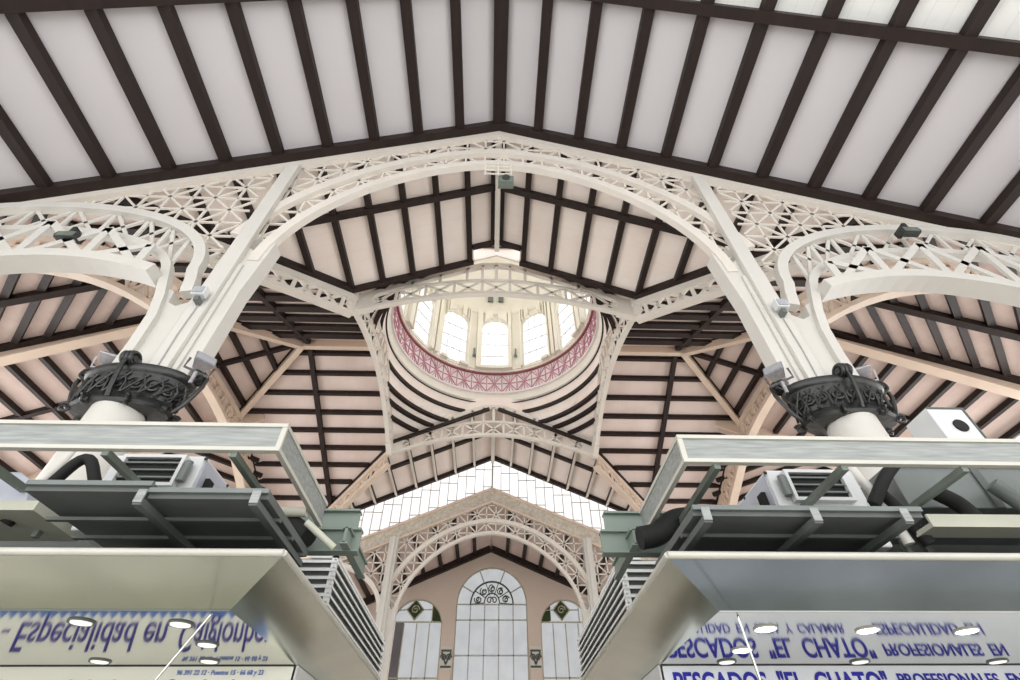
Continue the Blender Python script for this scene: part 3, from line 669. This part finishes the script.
for s in (-1, 1):
    f = sup(11.2, 4.5, 9.5, 2.6, 2)
    mb = MB().frame((0, 32.8, 0), (1, 0, 0))
    lattice(mb, lambda u, z: f(abs(u)) < z < fp(u) - 0.9, min(s*6.3, s*12), max(s*6.3, s*12), 8.8, 14, 0.66, 0.08, 0.06, s*6.3, 11.36); mb.build('side_lattice', 'cream', t)
    mb = MB().frame((0, 32.6, 0), (s, 0, 0)); mb.rib2(curve(11.2, 4.5, 9.0, 3.0, 2), 0.26, 0.4); mb.build('side_arch_rib', 'cream', t)
    mb = MB(); mb.box(*sorted((s*6.15, s*6.7)), 32.3, 33.0, -1.6, fp(6.4) - .8); mb.box(*sorted((s*6.33, s*6.52)), 32.2, 32.3, -1.6, fp(6.4) - .8); mb.build('pilaster', 'creamw', t, 0.02)
    mb = MB(); mb.prism([(s*u, 32.5, z) for u, z in ((5.7, -1.6), (5.68, 8.4), (5.64, 9.6), (5.76, 9.7), (5.85, 9.3), (5.98, 9.2), (6.1, 9.4), (6.1, 10.0), (6.3, 10.2), (6.9, 10.0), (6.7, 8.0), (6.75, -1.6))], (0, 0.5, 0)); mb.build('lower_shaft', 'creamw', t, 0.02)

# ------------------------------------------------------------------ end wall with arched windows (y = 43.7)
def wallmap(x, z): return V((x, 43.7, z))
CX = 0.15
wins = [(CX - 5.95, 2.02, 3.0, 11.1), (CX, 2.9, 2.0, 12.75), (CX + 5.95, 2.02, 3.0, 11.1)]
mb = MB(); edges = [-26, CX - 3.42, CX + 3.42, 26]
for k, (c, hwid, zb, zs) in enumerate(wins):
    bay(mb, wallmap, edges[k], edges[k+1], -1.6, 17.9, c - hwid, c + hwid, zb, zs, hwid, 24)
w = struct(mb.build('wall_back', 'wallt'))
sol = w.modifiers.new('solid', 'SOLIDIFY'); sol.thickness = 0.3; sol.offset = 0
for k, (c, hwid, zb, zs) in enumerate(wins):
    g = struct(thing('window_%d' % (k+2), None, None, (c, 43.8, zb)))
    ol = arch_outline(c - hwid, c + hwid, zb, zs, hwid, 24)
    mb = MB(); mb.ribbon([(x, 43.74, z) for x, z in ol], 0.16, 0.14, (0, 1, 0), True); mb.build('frame', 'barg', g)
    MB().prism([(x, 43.82, z) for x, z in ol], (0, 0.03, 0)).build('pane', 'gwin' if k == 1 else 'gwin', g)
    mb = MB().frame((c, 43.74, 0), (1, 0, 0))
    n = 5 if k == 1 else 4
    tz = lambda u, top_: zs if top_ else zs + math.sqrt(max(0, hwid**2 - u*u))
    for j in range(1, n):
        u = -hwid + 2*hwid*j/n; mb.bar2(u, zb, u, zs if k == 1 else zs + (0.25 if k != 1 else 0), 0.08, 0.1)
    zz = [zs, zs - 1.15, zs - 3.6, zs - 6.3, zs - 9] if k == 1 else [zs + 0.35, zs - 3.4, zs - 6.2]
    for z in zz:
        if z > zb: mb.bar2(-hwid, z, hwid, z, 0.09, 0.1)
    if k == 1:
        for a in (30, 68, 112, 150): a = math.radians(a); mb.bar2(1.75*math.cos(a), zs + 1.75*math.sin(a), hwid*math.cos(a), zs + hwid*math.sin(a), 0.09, 0.1)
    mb.build('glazing_bar', 'bars' if k == 1 else 'barg', g)
    if k == 1:
        mb = MB().frame((c, 43.70, 0), (1, 0, 0)); mb.rib2([(1.75*math.cos(PI*j/24), zs + 1.75*math.sin(PI*j/24)) for j in range(25)], 0.12, 0.12); mb.rib2([(0.62*math.cos(PI*j/16), zs + 0.1 + 0.75*math.sin(PI*j/16)) for j in range(17)], 0.09, 0.12)
        for a in range(0, 181, 36): a = math.radians(a); mb.bar2(0.62*math.cos(a), zs + 0.1 + 0.62*math.sin(a), 1.75*math.cos(a), zs + 1.75*math.sin(a), 0.06, 0.08)
        for a in (18, 54, 90, 126, 162):
            a = math.radians(a); p = V((c + 1.2*math.cos(a), 43.7, zs + 1.2*math.sin(a)))
            mb.tube(spiral(p, V((1, 0, 0)), V((0, 0, 1)), 0.33, 1.4, 14, a), 0.05, 5); mb.tube(spiral(p, V((-1, 0, 0)), V((0, 0, 1)), 0.25, 1.1, 12, a), 0.045, 5)
        mb.tube(spiral((c - .18, 43.7, zs + .3), V((1, 0, 0)), V((0, 0, 1)), 0.3, 1.2, 12, 0), 0.05, 5); mb.tube(spiral((c + .18, 43.7, zs + .3), V((-1, 0, 0)), V((0, 0, 1)), 0.3, 1.2, 12, 0), 0.05, 5)
        mb.sm = False; mb.build('fanlight_tracery', 'orn', g)
    else:
        sd = -1 if k == 0 else 1
        mb = MB().frame((c, 43.78, 0), (1, 0, 0)); q = 0.0
        mb.prism([mb.P(0.66*math.cos(a) - 0.25, zs + 1.25 + 0.74*math.sin(a), 0.05) for a in (0, PI/2, PI, 3*PI/2)], (0, 0.04, 0)); mb.build('diamond_pane', 'ggreen', g)
        mb = MB().frame((c, 43.74, 0), (1, 0, 0)); pts = [(0.68*math.cos(a) - 0.25, zs + 1.25 + 0.76*math.sin(a)) for a in (0, PI/2, PI, 3*PI/2, 2*PI)]
        for p, r_ in zip(pts, pts[1:]): mb.bar2(*p, *r_, 0.09, 0.1)
        mb.bar2(-1.6, zs + 1.2, -0.93, zs + 1.25, 0.07, 0.1); mb.bar2(0.43, zs + 1.25, 1.15, zs + 1.25, 0.07, 0.1); mb.bar2(1.15, zs + .35, 1.15, zs + 1.6, 0.07, 0.1); mb.tube(spiral((c - .25, 43.72, zs + 1.25), V((1, 0, 0)), V((0, 0, 1)), 0.35, 1.5, 14), 0.05, 5); mb.sm = False
        mb.build('diamond_frame', 'barg', g)
        xi = 1 if k == 0 else -1
        px = [(1.15, 0.45), (2.0, 0.3), (1.92, 0.75), (1.7, 1.15), (1.15, 1.68)]
        mb = MB().frame((c, 43.78, 0), (1, 0, 0)); mb.prism([mb.P(xi*u, zs + z, 0.05) for u, z in px], (0, 0.03, 0)); mb.build('corner_pane', 'ggreen', g)
        px = [(-1.97, -8), (-1.05, -8), (-1.05, .3), (-1.97, .3)]
        if k == 0:
            mb = MB().frame((c, 43.78, 0), (1, 0, 0)); mb.prism([mb.P(u, max(zb, zs + z), 0.05) for u, z in px], (0, 0.03, 0)); mb.build('shaded_pane', 'ggrey', g)  # grey glass along one side of this window
for s in (-1, 1):
    r = thing('wall_ornament', 'small carved capital block on the end wall, %s of the tall window' % SIDE[s], 'wall ornament', (CX + s*3.42, 43.6, 8.0), 'carved blocks beside the tall window')
    MB().box(CX + s*3.42 - .44, CX + s*3.42 + .44, 43.40, 43.54, 8.2, 9.7).build('block', 'creamw', r, 0.02)
    mb = MB()
    for z in (8.35, 9.4): mb.bar((CX + s*3.42 - .40, 43.38, z), (CX + s*3.42 + .40, 43.38, z), 0.14, 0.06, (0, 1, 0))
    for d in (-1, 1): mb.tube(spiral((CX + s*3.42 + d*.2, 43.38, 8.95), V((d, 0, 0)), V((0, 0, 1)), 0.24, 1.6, 14), 0.05, 5); mb.bar((CX + s*3.42 + d*.35, 43.38, 9.3), (CX + s*3.42, 43.38, 8.5), 0.12, 0.05, (0, 1, 0))
    mb.sm = False; mb.build('carving', 'orn', r)
    MB().box(CX + s*3.42 - .42, CX + s*3.42 + .40, 43.46, 43.54, -1.6, 8.2).build('pilaster', 'wallt', r)

# side clerestories beyond the aisles and floor
for s in (-1, 1):
    g = struct(thing('window_%d' % (5 if s < 0 else 6), None, None, (s*26, 20, 8)))
    mb = MB(); mb.box(*sorted((s*26.05, s*26.1)), 8, 43, 6.0, 13.4); mb.build('pane', 'gw', g)
    mb = MB()
    for k in range(50): mb.box(*sorted((s*25.96, s*26.04)), 8 + 0.7*k - .03, 8 + 0.7*k + .03, 6, 13.4)
    for z in (6, 7.2, 8.4, 9.6, 10.8, 12.0, 13.2): mb.box(*sorted((s*25.95, s*26.04)), 8, 43, z - .03, z + .03)
    mb.build('glazing_bar', 'barw', g)
struct(MB().box(-27, 27, -9, 44.2, -1.8, -1.6).build('floor', 'floor'))

# ------------------------------------------------------------------ market stalls
def text(body, size, loc, m, parent, name='lettering', shear=0.0, sx=1.0, align='LEFT', bold=0.0):
    cu = bpy.data.curves.new(name, 'FONT'); cu.body = body; cu.size = size; cu.shear = shear; cu.align_x = align; cu.extrude = 0.003; cu.offset = bold
    o = bpy.data.objects.new('tmp', cu); COL.objects.link(o)
    dg = bpy.context.evaluated_depsgraph_get(); me = bpy.data.meshes.new_from_object(o.evaluated_get(dg)); bpy.data.objects.remove(o)
    me.name = name; org = V((0, 0, 0)); q = parent
    while q is not None: org = org + q.location; q = q.parent
    me.transform(Matrix.Translation(V(loc) + V((0, 0, H)) - org) @ Matrix.Rotation(PI/2, 4, 'X') @ Matrix.Diagonal((sx, 1, 1, 1)))
    me.materials.clear(); me.materials.append(M[m]); o = bpy.data.objects.new(name, me); COL.objects.link(o); o.parent = parent
    return o
def stall(s, xo, xi, label):
    zf_, zs = 1.30, 1.10; yf, yi, ys = 3.42, 3.92, 5.65; xe = 8.0; yb = 9.5
    r = thing('market_stall', label, 'market stall', (s*4, 5.65, -1.6))
    tk = 0.03
    mf = 'steelb' if s < 0 else 'steell'
    MB().prism([(s*xo, yf, zf_), (s*xe, yf, zf_), (s*xe, yi, zs), (s*xi, yi, zs)], (0, 0.02, tk)).build('front_fascia', mf, r)
    MB().prism([(s*xo, yf, zf_), (s*xi, yi, zs), (s*xi, yb, zs), (s*xo, yb, zf_)], (s*0.02, 0, tk)).build('side_fascia', 'steelb', r)
    MB().box(*sorted((s*xi, s*xe)), yi, ys + 0.06, zs, zs + tk).build('soffit', 'steel', r)
    mb = MB(); mb.tube([(s*xe, yf, zf_ + .015), (s*xo, yf, zf_ + .015)], 0.026, 10); mb.tube([(s*xo, yf, zf_ + .015), (s*xo, yb, zf_ + .015)], 0.022, 10); mb.build('top_rail', 'alu', r)
    mb = MB(); mb.box(*sorted((s*xi, s*xe)), yi - .006, yi + .006, zs - .006, zs + .006); mb.build('soffit_edge_strip', 'sheet' if s < 0 else 'alu', r)
    mb = MB(); mb.box(*sorted((s*xi, s*xe)), ys, ys + 0.06, 0.52, zs); sg = mb.build('sign_panel', 'signl' if s < 0 else 'signr', r)
    mb = MB(); mb.box(*sorted((s*(xi - .02), s*(xi + .02))), ys, yb, 0.52, zs); mb.build('side_panel', 'acw', r)
    mb = MB(); mb.box(*sorted((s*xi, s*xe)), ys - .01, ys, zs - 0.008, zs); mb.build('panel_trim', 'dark', r)
    MB().box(*sorted((s*(xi + .1), s*xe)), ys + .3, yb, -0.5, zs).build('back_wall', 'sheet', r)
    MB().box(*sorted((s*(xi - .2), s*xe)), 5.2, yb, -1.6, -0.5).build('counter', 'steelb', r, 0.02)
    MB().box(*sorted((s*xo, s*xe)), yf + .06, yb, zf_ - .0, zf_ + .03).build('canopy_top', 'sheetd', r)
    return r, sg
L, sgL = stall(-1, 1.41, 1.87, 'left market stall canopy of polished steel with blue script sign')
text('-', 0.3, (-4.86, 5.645, 0.74), 'ink', sgL)
text('Especialidad en', 0.37, (-4.72, 5.645, 0.73), 'ink', sgL, shear=0.28, sx=0.655, bold=0.004)
text('Caiglonboyo', 0.37, (-3.12, 5.645, 0.73), 'ink', sgL, shear=0.28, sx=0.56, bold=0.004)
text('96 391 22 12 · Puestos 15 · 66 68 y 23', 0.055, (-2.98, 5.645, 1.025), 'inkl', sgL, sx=0.95, bold=0.001)
mb = MB(); mb.box(-8, -1.9, 5.64, 5.65, 0.52, 0.64)
for k in range(60): x = -7.9 + 0.1*k; mb.prism([(x, 5.64, 0.64), (x + .09, 5.64, 0.64), (x + .055, 5.64, 0.69)], (0, 0.01, 0))
mb.build('wave_border', 'wave', sgL)
Rr, sgR = stall(1, 1.23, 1.70, 'right market stall canopy of polished steel with blue capital letter sign and lit downlights')
text('PESCADOS  "EL  CHATO"', 0.24, (1.80, 5.645, 0.87), 'inkb', sgR, sx=0.80, bold=0.006)
text('ESPECIALIDAD  EN  SEPIA  Y  CALAMAR', 0.125, (1.80, 5.645, 0.735), 'inkb', sgR, sx=0.88, bold=0.002)
text('PROFESIONALES  EN', 0.15, (4.05, 5.645, 0.92), 'inkb', sgR, sx=0.95, bold=0.003)
text('ESPECIALIDAD  EN', 0.15, (4.05, 5.645, 0.73), 'inkb', sgR, sx=0.95, bold=0.003)
for (x, y, on, par) in [(-3.07, 4.2, 0, L), (-2.36, 4.25, 0, L), (-2.40, 4.85, 0, L), (-3.62, 5.45, 0, L), (-2.62, 5.45, 0, L),
                        (2.23, 4.36, 1, Rr), (2.30, 5.05, 1, Rr), (3.10, 4.40, 1, Rr), (3.95, 4.42, 1, Rr), (2.32, 5.5, 0, Rr), (3.65, 5.5, 0, Rr), (5.05, 5.5, 0, Rr)]:
    mb = MB(); mb.lathe([(0.07, 1.10), (0.09, 1.088), (0.095, 1.10)], (x, y, 0), 24); d = mb.build('downlight', 'alu' if on else 'sheet', par)
    MB().disc((x, y, 1.087), (0, 0, 1), 0.072, 0.01, 24).build('lamp', 'lampon' if on else 'lampoff', d)
tag(MB().tube([(-2.02, 3.98, 1.095), (-2.42, 3.9, 0.2), (-2.5, 3.85, -1.59)], 0.009, 8).build('support_rod', 'steel'), 'thin leaning chrome rod under the left stall canopy', 'rod')
tag(MB().tube([(1.86, 3.98, 1.095), (1.90, 3.98, 0.2), (1.90, 3.98, -1.59)], 0.009, 8).build('support_rod', 'steel'), 'thin upright chrome rod under the right stall canopy', 'rod')
# louvred boxes beside the canopies
def louvre(s, x0, x1, label):
    r = thing('louvre_box', label, 'louvred box', (s*x1, 4.2, 0.7), 'louvred boxes beside the stalls')
    y0, y1, z0, z1 = 5.75, 9.4, 1.34, 2.19
    MB().box(*sorted((s*(x1 + .03), s*(x0 + .4))), y0 + .03, y1, z0, z1 - .03).build('back_panel', 'slatb', r)
    mb = MB(); mb.box(*sorted((s*x1, s*(x1 + .06))), y0, y0 + .06, z0, z1); mb.box(*sorted((s*x1, s*(x1 + .06))), y1 - .06, y1, z0, z1); mb.box(*sorted((s*x1, s*x0)), y0, y0 + .03, z1 - .03, z1); mb.box(*sorted((s*x1, s*(x1 + .03))), y0, y1, z1 - .03, z1); mb.build('frame', 'slat', r)
    for k in range(9):
        z = z1 - 0.088*(k + 1)
        mb = MB(); mb.box6([(s*x1, y0 - .012, z), (s*(x0 + .35), y0 - .012, z), (s*(x0 + .35), y0 + .03, z + .03), (s*x1, y0 + .03, z + .03), (s*x1, y0 - .012, z + .025), (s*(x0 + .35), y0 - .012, z + .025), (s*(x0 + .35), y0 + .03, z + .05), (s*x1, y0 + .03, z + .05)]); mb.build('front_slat', 'slat', r)
        mb = MB(); mb.box6([(s*(x1 - .012), y0, z), (s*(x1 + .03), y0, z + .03), (s*(x1 + .03), y1, z + .03), (s*(x1 - .012), y1, z), (s*(x1 - .012), y0, z + .025), (s*(x1 + .03), y0, z + .05), (s*(x1 + .03), y1, z + .05), (s*(x1 - .012), y1, z + .025)]); mb.build('side_slat', 'slat', r)
louvre(-1, 2.05, 1.745, 'white louvred box behind the corner of the left stall canopy')
louvre(1, 1.75, 1.495, 'white louvred box behind the corner of the right stall canopy')

# ------------------------------------------------------------------ service platforms above the stalls
def platform(s, zo, zg, xin, arms, beams, xl, label):
    r = thing('service_platform', label, 'platform', (s*2.5, 3.3, 1.7 + zo), 'service platforms over the stalls')
    x0 = xin
    st = 0.05 if s < 0 else 0.0
    mb = MB(); mb.box(*sorted((s*x0, s*2.44)), 3.32, 4.38, 1.70 + zo - st, 1.76 + zo - st); mb.box(*sorted((s*2.44, s*xl)), 3.32, 4.38, 1.70 + zo, 1.76 + zo); mb.box(*sorted((s*2.4, s*xl)), 4.38, 5.35, 1.70 + zo, 1.76 + zo); mb.build('deck', 'sheetd', r)
    mb = MB(); mb.box(*sorted((s*x0, s*2.44)), 3.29, 3.32, 1.735 + zo - st, 1.77 + zo - st); mb.box(*sorted((s*2.44, s*xl)), 3.29, 3.32, 1.735 + zo, 1.77 + zo); mb.build('deck_edge', 'sheet', r)
    mb = MB()
    for y in (3.62, 3.95, 4.28): mb.box(*sorted((s*x0, s*xl)), y, y + .04, 1.675 + zo - st, 1.70 + zo - st)
    mb.build('deck_seam', 'sheetd', r)
    zt_, zb_ = 2.255 + zg, 2.04 + zg
    zt_ -= 0; xc = x0 + 0.05
    gp = MB(); gp.box(*sorted((s*xc, s*7)), 3.29, 3.31, zb_ + .01, zt_ - .01); gp.box(*sorted((s*(xc - .01), s*(xc + .01))), 3.3, 4.62, zb_ + .01, zt_ - .01)
    q = gp.build('guard_panel', 'guard', r)
    mb = MB()
    for z in (zb_, zt_): mb.box(*sorted((s*(xc + .02), s*7)), 3.275, 3.325, z - .016, z + .016); mb.box(*sorted((s*(xc - .02), s*(xc + .02))), 3.275, 4.64, z - .016, z + .016)
    mb.box(*sorted((s*(xc - .02), s*(xc + .02))), 3.28, 3.305, zb_ + .016, zt_ - .016)
    mb.build('guard_frame', 'alu', q)
    for x in arms:
        a = MB().box(s*x - .025, s*x + .025, 3.3, 4.3, zb_ - .06, zb_ - .01).build('guard_arm', 'greengrey', r)
        MB().box(s*x - .02, s*x + .02, 4.25, 4.3, 1.76 + zo, zb_ - .06).build('foot_post', 'greengrey', a)
    for x in beams:
        b = MB().box(s*x - .03, s*x + .03, 3.26, 4.4, 1.625 + zo - st, 1.672 + zo - st).build('deck_beam', 'sheetd', r)
        MB().box(s*x - .03, s*x + .03, 3.25, 3.26, 1.64 + zo - st, 1.735 + zo - st).build('end_cap', 'guard', b)
    return r
platform(-1, 0.0, 0.0, 1.60, (2.92, 1.97, 3.9), (2.45, 1.66), 3.32, 'left service platform over the stall with a grey mesh guard')
platform(1, -0.145, -0.055, 1.45, (1.74, 2.75, 3.72), (1.52, 2.31, 2.97), 3.15, 'right service platform over the stall with a grey mesh guard')
# posts carrying the platforms (behind the stall)
for s in (-1, 1):
    # green beams
    def ibeam(a, b, h, w, label):
        r_ = V(b) - V(a); n = V((0, 0, 1)); mb = MB(); t_ = 0.02
        mb.bar(V(a), V(b), t_*1.2, h, n); mb.bar(V(a) + n*(h/2), V(b) + n*(h/2), w, t_, n); mb.bar(V(a) - n*(h/2), V(b) - n*(h/2), w, t_, n)
        return tag(mb.build('steel_beam', 'green'), label, 'steel beam', 'grey green steel beams')
    xr = 1.33 if s < 0 else 1.15
    ibeam((s*3.4, 4.80, 2.125), (s*xr, 4.80, 2.125), 0.26, 0.12, 'upper grey green steel beam beside the %s platform' % SIDE[s])
    ibeam((s*2.6, 4.62, 1.885), (s*(xr - .1), 4.62, 1.885), 0.2, 0.12, 'lower grey green steel beam beside the %s platform' % SIDE[s])
    ibeam((s*1.32, 4.4, 1.86), (s*1.32, 5.3, 1.86), 0.14, 0.07, 'grey green steel beam running away along the %s stall' % SIDE[s])
    ibeam((s*2.8, 5.55, 1.62), (s*7.5, 5.55, 1.62), 0.12, 0.12, 'pale steel beam under the back of the %s platform' % SIDE[s])
    for x in (3.0, 6.9):
        tag(MB().box(s*x - .05, s*x + .05, 5.5, 5.6, 1.33, 1.56).build('steel_post', 'green'), 'grey green steel post under the %s platform, %s' % (SIDE[s], 'inner one' if x < 4 else 'outer one'), 'steel post')
    tag(MB().box(*sorted((s*2.42, s*7.6)), 5.36, 5.40, 1.33, 2.28).build('back_board', 'sheetd'), 'dark board behind the %s platform' % SIDE[s], 'board')  # added sheet, keeps the bright background out of the gap

def acunit(s, x0, x1, z0, z1, label):
    r = thing('air_conditioner', label, 'air conditioner', (s*(x0+x1)/2, 4.4, z0), 'air conditioning units on the platforms')
    MB().box(*sorted((s*x0, s*x1)), 4.0, 4.95, z0, z1).build('casing', 'acw', r, 0.015)
    MB().box(*sorted((s*(x0 - .012), s*x0)), 4.03, 4.92, z0 + .03, z1 - .03).build('side_panel', 'acs', r)
    mb = MB(); a, b = x0 + .13, x0 + .68; c, d = z1 - .30, z1 - .06
    mb.box(*sorted((s*a, s*b)), 3.93, 3.99, d, d + .03); mb.box(*sorted((s*a, s*b)), 3.93, 3.99, c - .03, c); mb.box(*sorted((s*a, s*(a + .03))), 3.93, 3.99, c, d); mb.box(*sorted((s*(b - .03), s*b)), 3.93, 3.99, c, d)
    gr = mb.build('grille_frame', 'acw', r)
    MB().box(*sorted((s*(a + .03), s*(b - .03))), 3.97, 3.995, c, d).build('grille_opening', 'rubber', gr)
    mb = MB()
    for k in range(3): mb.box(*sorted((s*(a + .03), s*(b - .03))), 3.945, 3.97, c + .05 + .07*k, c + .065 + .07*k)
    mb.build('grille_bar', 'sheet', gr)
    MB().box(*sorted((s*(x0 - .05), s*(x0 - .012))), 4.12, 4.22, z1 - .30, z1 - .16).build('handle', 'rubber', r)
    MB().tube([(s*(a - .04), 3.95, d - .03), (s*(a - .04), 3.95, c + .02)], 0.035, 8).build('pipe_stub', 'sheet', r)
    mb = MB()
    for y, z in ((4.0, z0 + .32), (4.0, z1 - .03), (4.5, z1 - .03), (4.9, z1 - .03)): mb.disc((s*(x0 - .0), y, z), (-s, 0, 0), 0.015, 0.02, 8)
    mb.build('bolt', 'dark', r)
acunit(-1, 2.62, 3.42, 1.71, 2.405, 'pale grey air conditioning unit on the left platform')
acunit(1, 2.55, 3.38, 1.615, 2.325, 'pale grey air conditioning unit on the right platform')
def pipe(pts, rad, m, label, cat='pipe', name='pipe', group=None, sub=6):
    P = [V(p) for p in pts]; out = [P[0]]
    for k in range(1, len(P)-1):
        a, b, c = P[k-1], P[k], P[k+1]; ra = min((b-a).length, (c-b).length)*0.4
        p0 = b + (a-b).normalized()*ra; p1 = b + (c-b).normalized()*ra
        for j in range(sub+1): q = j/sub; out.append(p0*(1-q)**2 + b*2*q*(1-q) + p1*q*q)
    out.append(P[-1])
    return tag(MB().tube(out, rad, 12).build(name, m), label, cat, group)
pipe([(-4.05, 4.1, 1.8), (-3.78, 4.1, 2.52), (-3.45, 4.1, 2.05), (-3.45, 4.6, 1.82)], 0.05, 'rubber', 'thick black insulated pipe bending over beside the left unit')
pipe([(-4.25, 4.2, 1.8), (-4.05, 4.2, 2.35), (-4.0, 4.2, 2.9)], 0.03, 'creamw', 'white conduit rising behind the left mesh guard')
pipe([(-3.55, 4.4, 1.8), (-3.55, 4.4, 2.35), (-3.6, 4.8, 2.5)], 0.02, 'rubber', 'thin black cable beside the left air conditioner')
pipe([(3.40, 4.0, 1.98), (3.66, 4.0, 2.26), (3.9, 4.0, 2.45)], 0.055, 'rubber', 'black insulated pipe slanting up beside the right air conditioner')
pipe([(3.60, 4.1, 2.2), (3.70, 4.1, 2.0), (3.80, 4.1, 1.68)], 0.055, 'rubber', 'black insulated pipe dropping behind the right mesh guard')
pipe([(3.50, 4.15, 2.5), (3.62, 4.15, 2.1), (3.66, 4.15, 1.7)], 0.045, 'creamw', 'white conduit beside the right air conditioner')
pipe([(4.05, 4.0, 2.12), (4.22, 4.0, 2.0), (4.28, 4.0, 1.79)], 0.07, 'rubber', 'black bent hose at the right edge under the mesh guard')
pipe([(4.65, 4.0, 2.2), (4.8, 4.0, 2.0), (4.86, 4.0, 1.79)], 0.07, 'sheet', 'grey hose furthest right under the mesh guard')
pipe([(1.33, 4.30, 1.80), (1.50, 4.30, 1.83), (1.70, 4.35, 2.0), (2.05, 4.4, 2.06), (2.5, 4.6, 1.95)], 0.10, 'rubber', 'fat black duct curling down at the corner of the right platform', 'duct', 'duct')
pipe([(-2.1, 4.5, 2.05), (-1.85, 4.4, 1.95), (-1.62, 4.35, 1.80)], 0.10, 'rubber', 'fat black duct at the corner of the left platform', 'duct', 'duct')
pipe([(-1.62, 4.2, 1.88), (-1.45, 4.25, 1.76), (-1.36, 4.3, 1.70)], 0.03, 'shade', 'pale pipe slanting down under the left green beam')
pipe([(-2.0, 4.3, 2.02), (-1.68, 4.3, 2.02)], 0.045, 'shade', 'short beige pipe beside the left mesh guard')
# right side grey casing, beige tray and white loudspeaker
r = thing('duct_casing', 'long dark grey sheet casing behind the right mesh guard', 'duct', (5.5, 4.6, 2.1))
MB().box(3.88, 7.5, 4.15, 5.0, 2.04, 2.48).build('casing', 'sheet', r, 0.01)
mb = MB(); mb.box(4.7, 4.78, 4.13, 4.15, 2.04, 2.48); mb.box(3.88, 7.5, 4.12, 4.15, 2.46, 2.5); mb.build('flange', 'sheetd', r)
for k, x in enumerate((4.2, 7.3)): MB().box(x, x + .06, 4.6, 4.66, 1.66, 2.04).build('leg', 'sheetd', r)
r = thing('cable_tray', 'beige cable tray under the right mesh guard', 'cable tray', (5, 4.0, 1.6))
MB().box(3.72, 7.5, 3.9, 4.1, 1.74, 1.78).build('base', 'shade', r); MB().box(3.72, 7.5, 3.88, 3.9, 1.74, 1.85).build('lip', 'shade', r)
r = thing('equipment_box', 'pale bluish box at the left edge below the mesh guard', 'box', (-4.1, 4.0, 1.76))
mb = MB(); mb.prism([(-4.9, 3.9, 1.9), (-3.82, 3.9, 1.9), (-3.92, 3.9, 2.1), (-4.05, 3.9, 2.17), (-4.9, 3.9, 2.17)], (0, 0.6, 0)); mb.build('body', 'acs', r, 0.01)
MB().box(-4.9, -3.7, 3.88, 4.5, 1.82, 1.9).build('base', 'shade', r)
r = thing('loudspeaker', 'white wedge loudspeaker with round black port on the right casing', 'loudspeaker', (5.0, 4.4, 2.5))
MB().box(4.80, 5.22, 4.20, 4.56, 2.5, 3.24).build('cabinet', 'acw', r, 0.012)
MB().disc((5.04, 4.205, 3.0), (0, -1, 0), 0.075, 0.02, 24).build('port', 'rubber', r)
mb = MB(); mb.box(4.80, 5.22, 4.19, 4.2, 3.22, 3.24); mb.box(4.80, 5.22, 4.19, 4.2, 2.5, 2.52); mb.box(5.2, 5.22, 4.19, 4.2, 2.52, 3.22); mb.build('front_trim', 'sheetd', r)
# small pieces in the gap under the left platform
tag(MB().box(-3.9, -3.2, 4.6, 4.66, 1.36, 1.62).build('white_plate', 'shade'), 'pale plate under the left platform at the left edge', 'panel')

# ------------------------------------------------------------------ camera, light, world
f = 485.811; pi_, ya, ro = 0.78209, 0.0432825, -0.0113945
fw = V((math.sin(ya)*math.cos(pi_), math.cos(ya)*math.cos(pi_), math.sin(pi_)))
r0 = V((math.cos(ya), -math.sin(ya), 0)); u0 = r0.cross(fw)
rr = r0*math.cos(ro) + u0*math.sin(ro); uu = -r0*math.sin(ro) + u0*math.cos(ro)
cam = bpy.data.cameras.new('camera'); co = bpy.data.objects.new('camera', cam); COL.objects.link(co)
mw = Matrix(((rr.x, uu.x, -fw.x, 0), (rr.y, uu.y, -fw.y, 0), (rr.z, uu.z, -fw.z, H), (0, 0, 0, 1)))
co.matrix_world = mw; cam.sensor_width = 36; cam.lens = f*36/1020; cam.clip_end = 300; cam.clip_start = 0.05
scene.camera = co
w = bpy.data.worlds.new('World'); scene.world = w; w.use_nodes = True
bg = w.node_tree.nodes['Background']; bg.inputs[0].default_value = (1.0, 1.0, 1.0, 1); bg.inputs[1].default_value = 1.72
def area(name, loc, target, sx, sy, power, col=(1, 1, 1)):
    l = bpy.data.lights.new(name, 'AREA'); l.shape = 'RECTANGLE'; l.size = sx; l.size_y = sy; l.energy = power; l.color = col
    o = bpy.data.objects.new(name, l); COL.objects.link(o); o.location = V(loc) + V((0, 0, H))
    o.rotation_euler = (V(target) - V(loc)).to_track_quat('-Z', 'Y').to_euler(); return o
for s in (-1, 1):
    area('daylight', (s*25, 20, 9.5), (0, 20, 11), 26, 7, 1500, (1, 0.98, 0.96))
area('daylight', (0, -6, 3), (0, 14, 9), 30, 8, 900)  # fill lamp added behind the camera, brightens the column fronts
pl_ = bpy.data.lights.new('dome_daylight', 'POINT'); pl_.energy = 520; pl_.shadow_soft_size = 2.5  # fill point added inside the drum to brighten its walls
po = bpy.data.objects.new('dome_daylight', pl_); COL.objects.link(po); po.location = (0, YD, 27.5 + H)
vs = scene.view_settings
vs.view_transform = 'Standard'; vs.look = 'None'; vs.gamma = 1; vs.exposure = 0.02; vs.use_curve_mapping = False
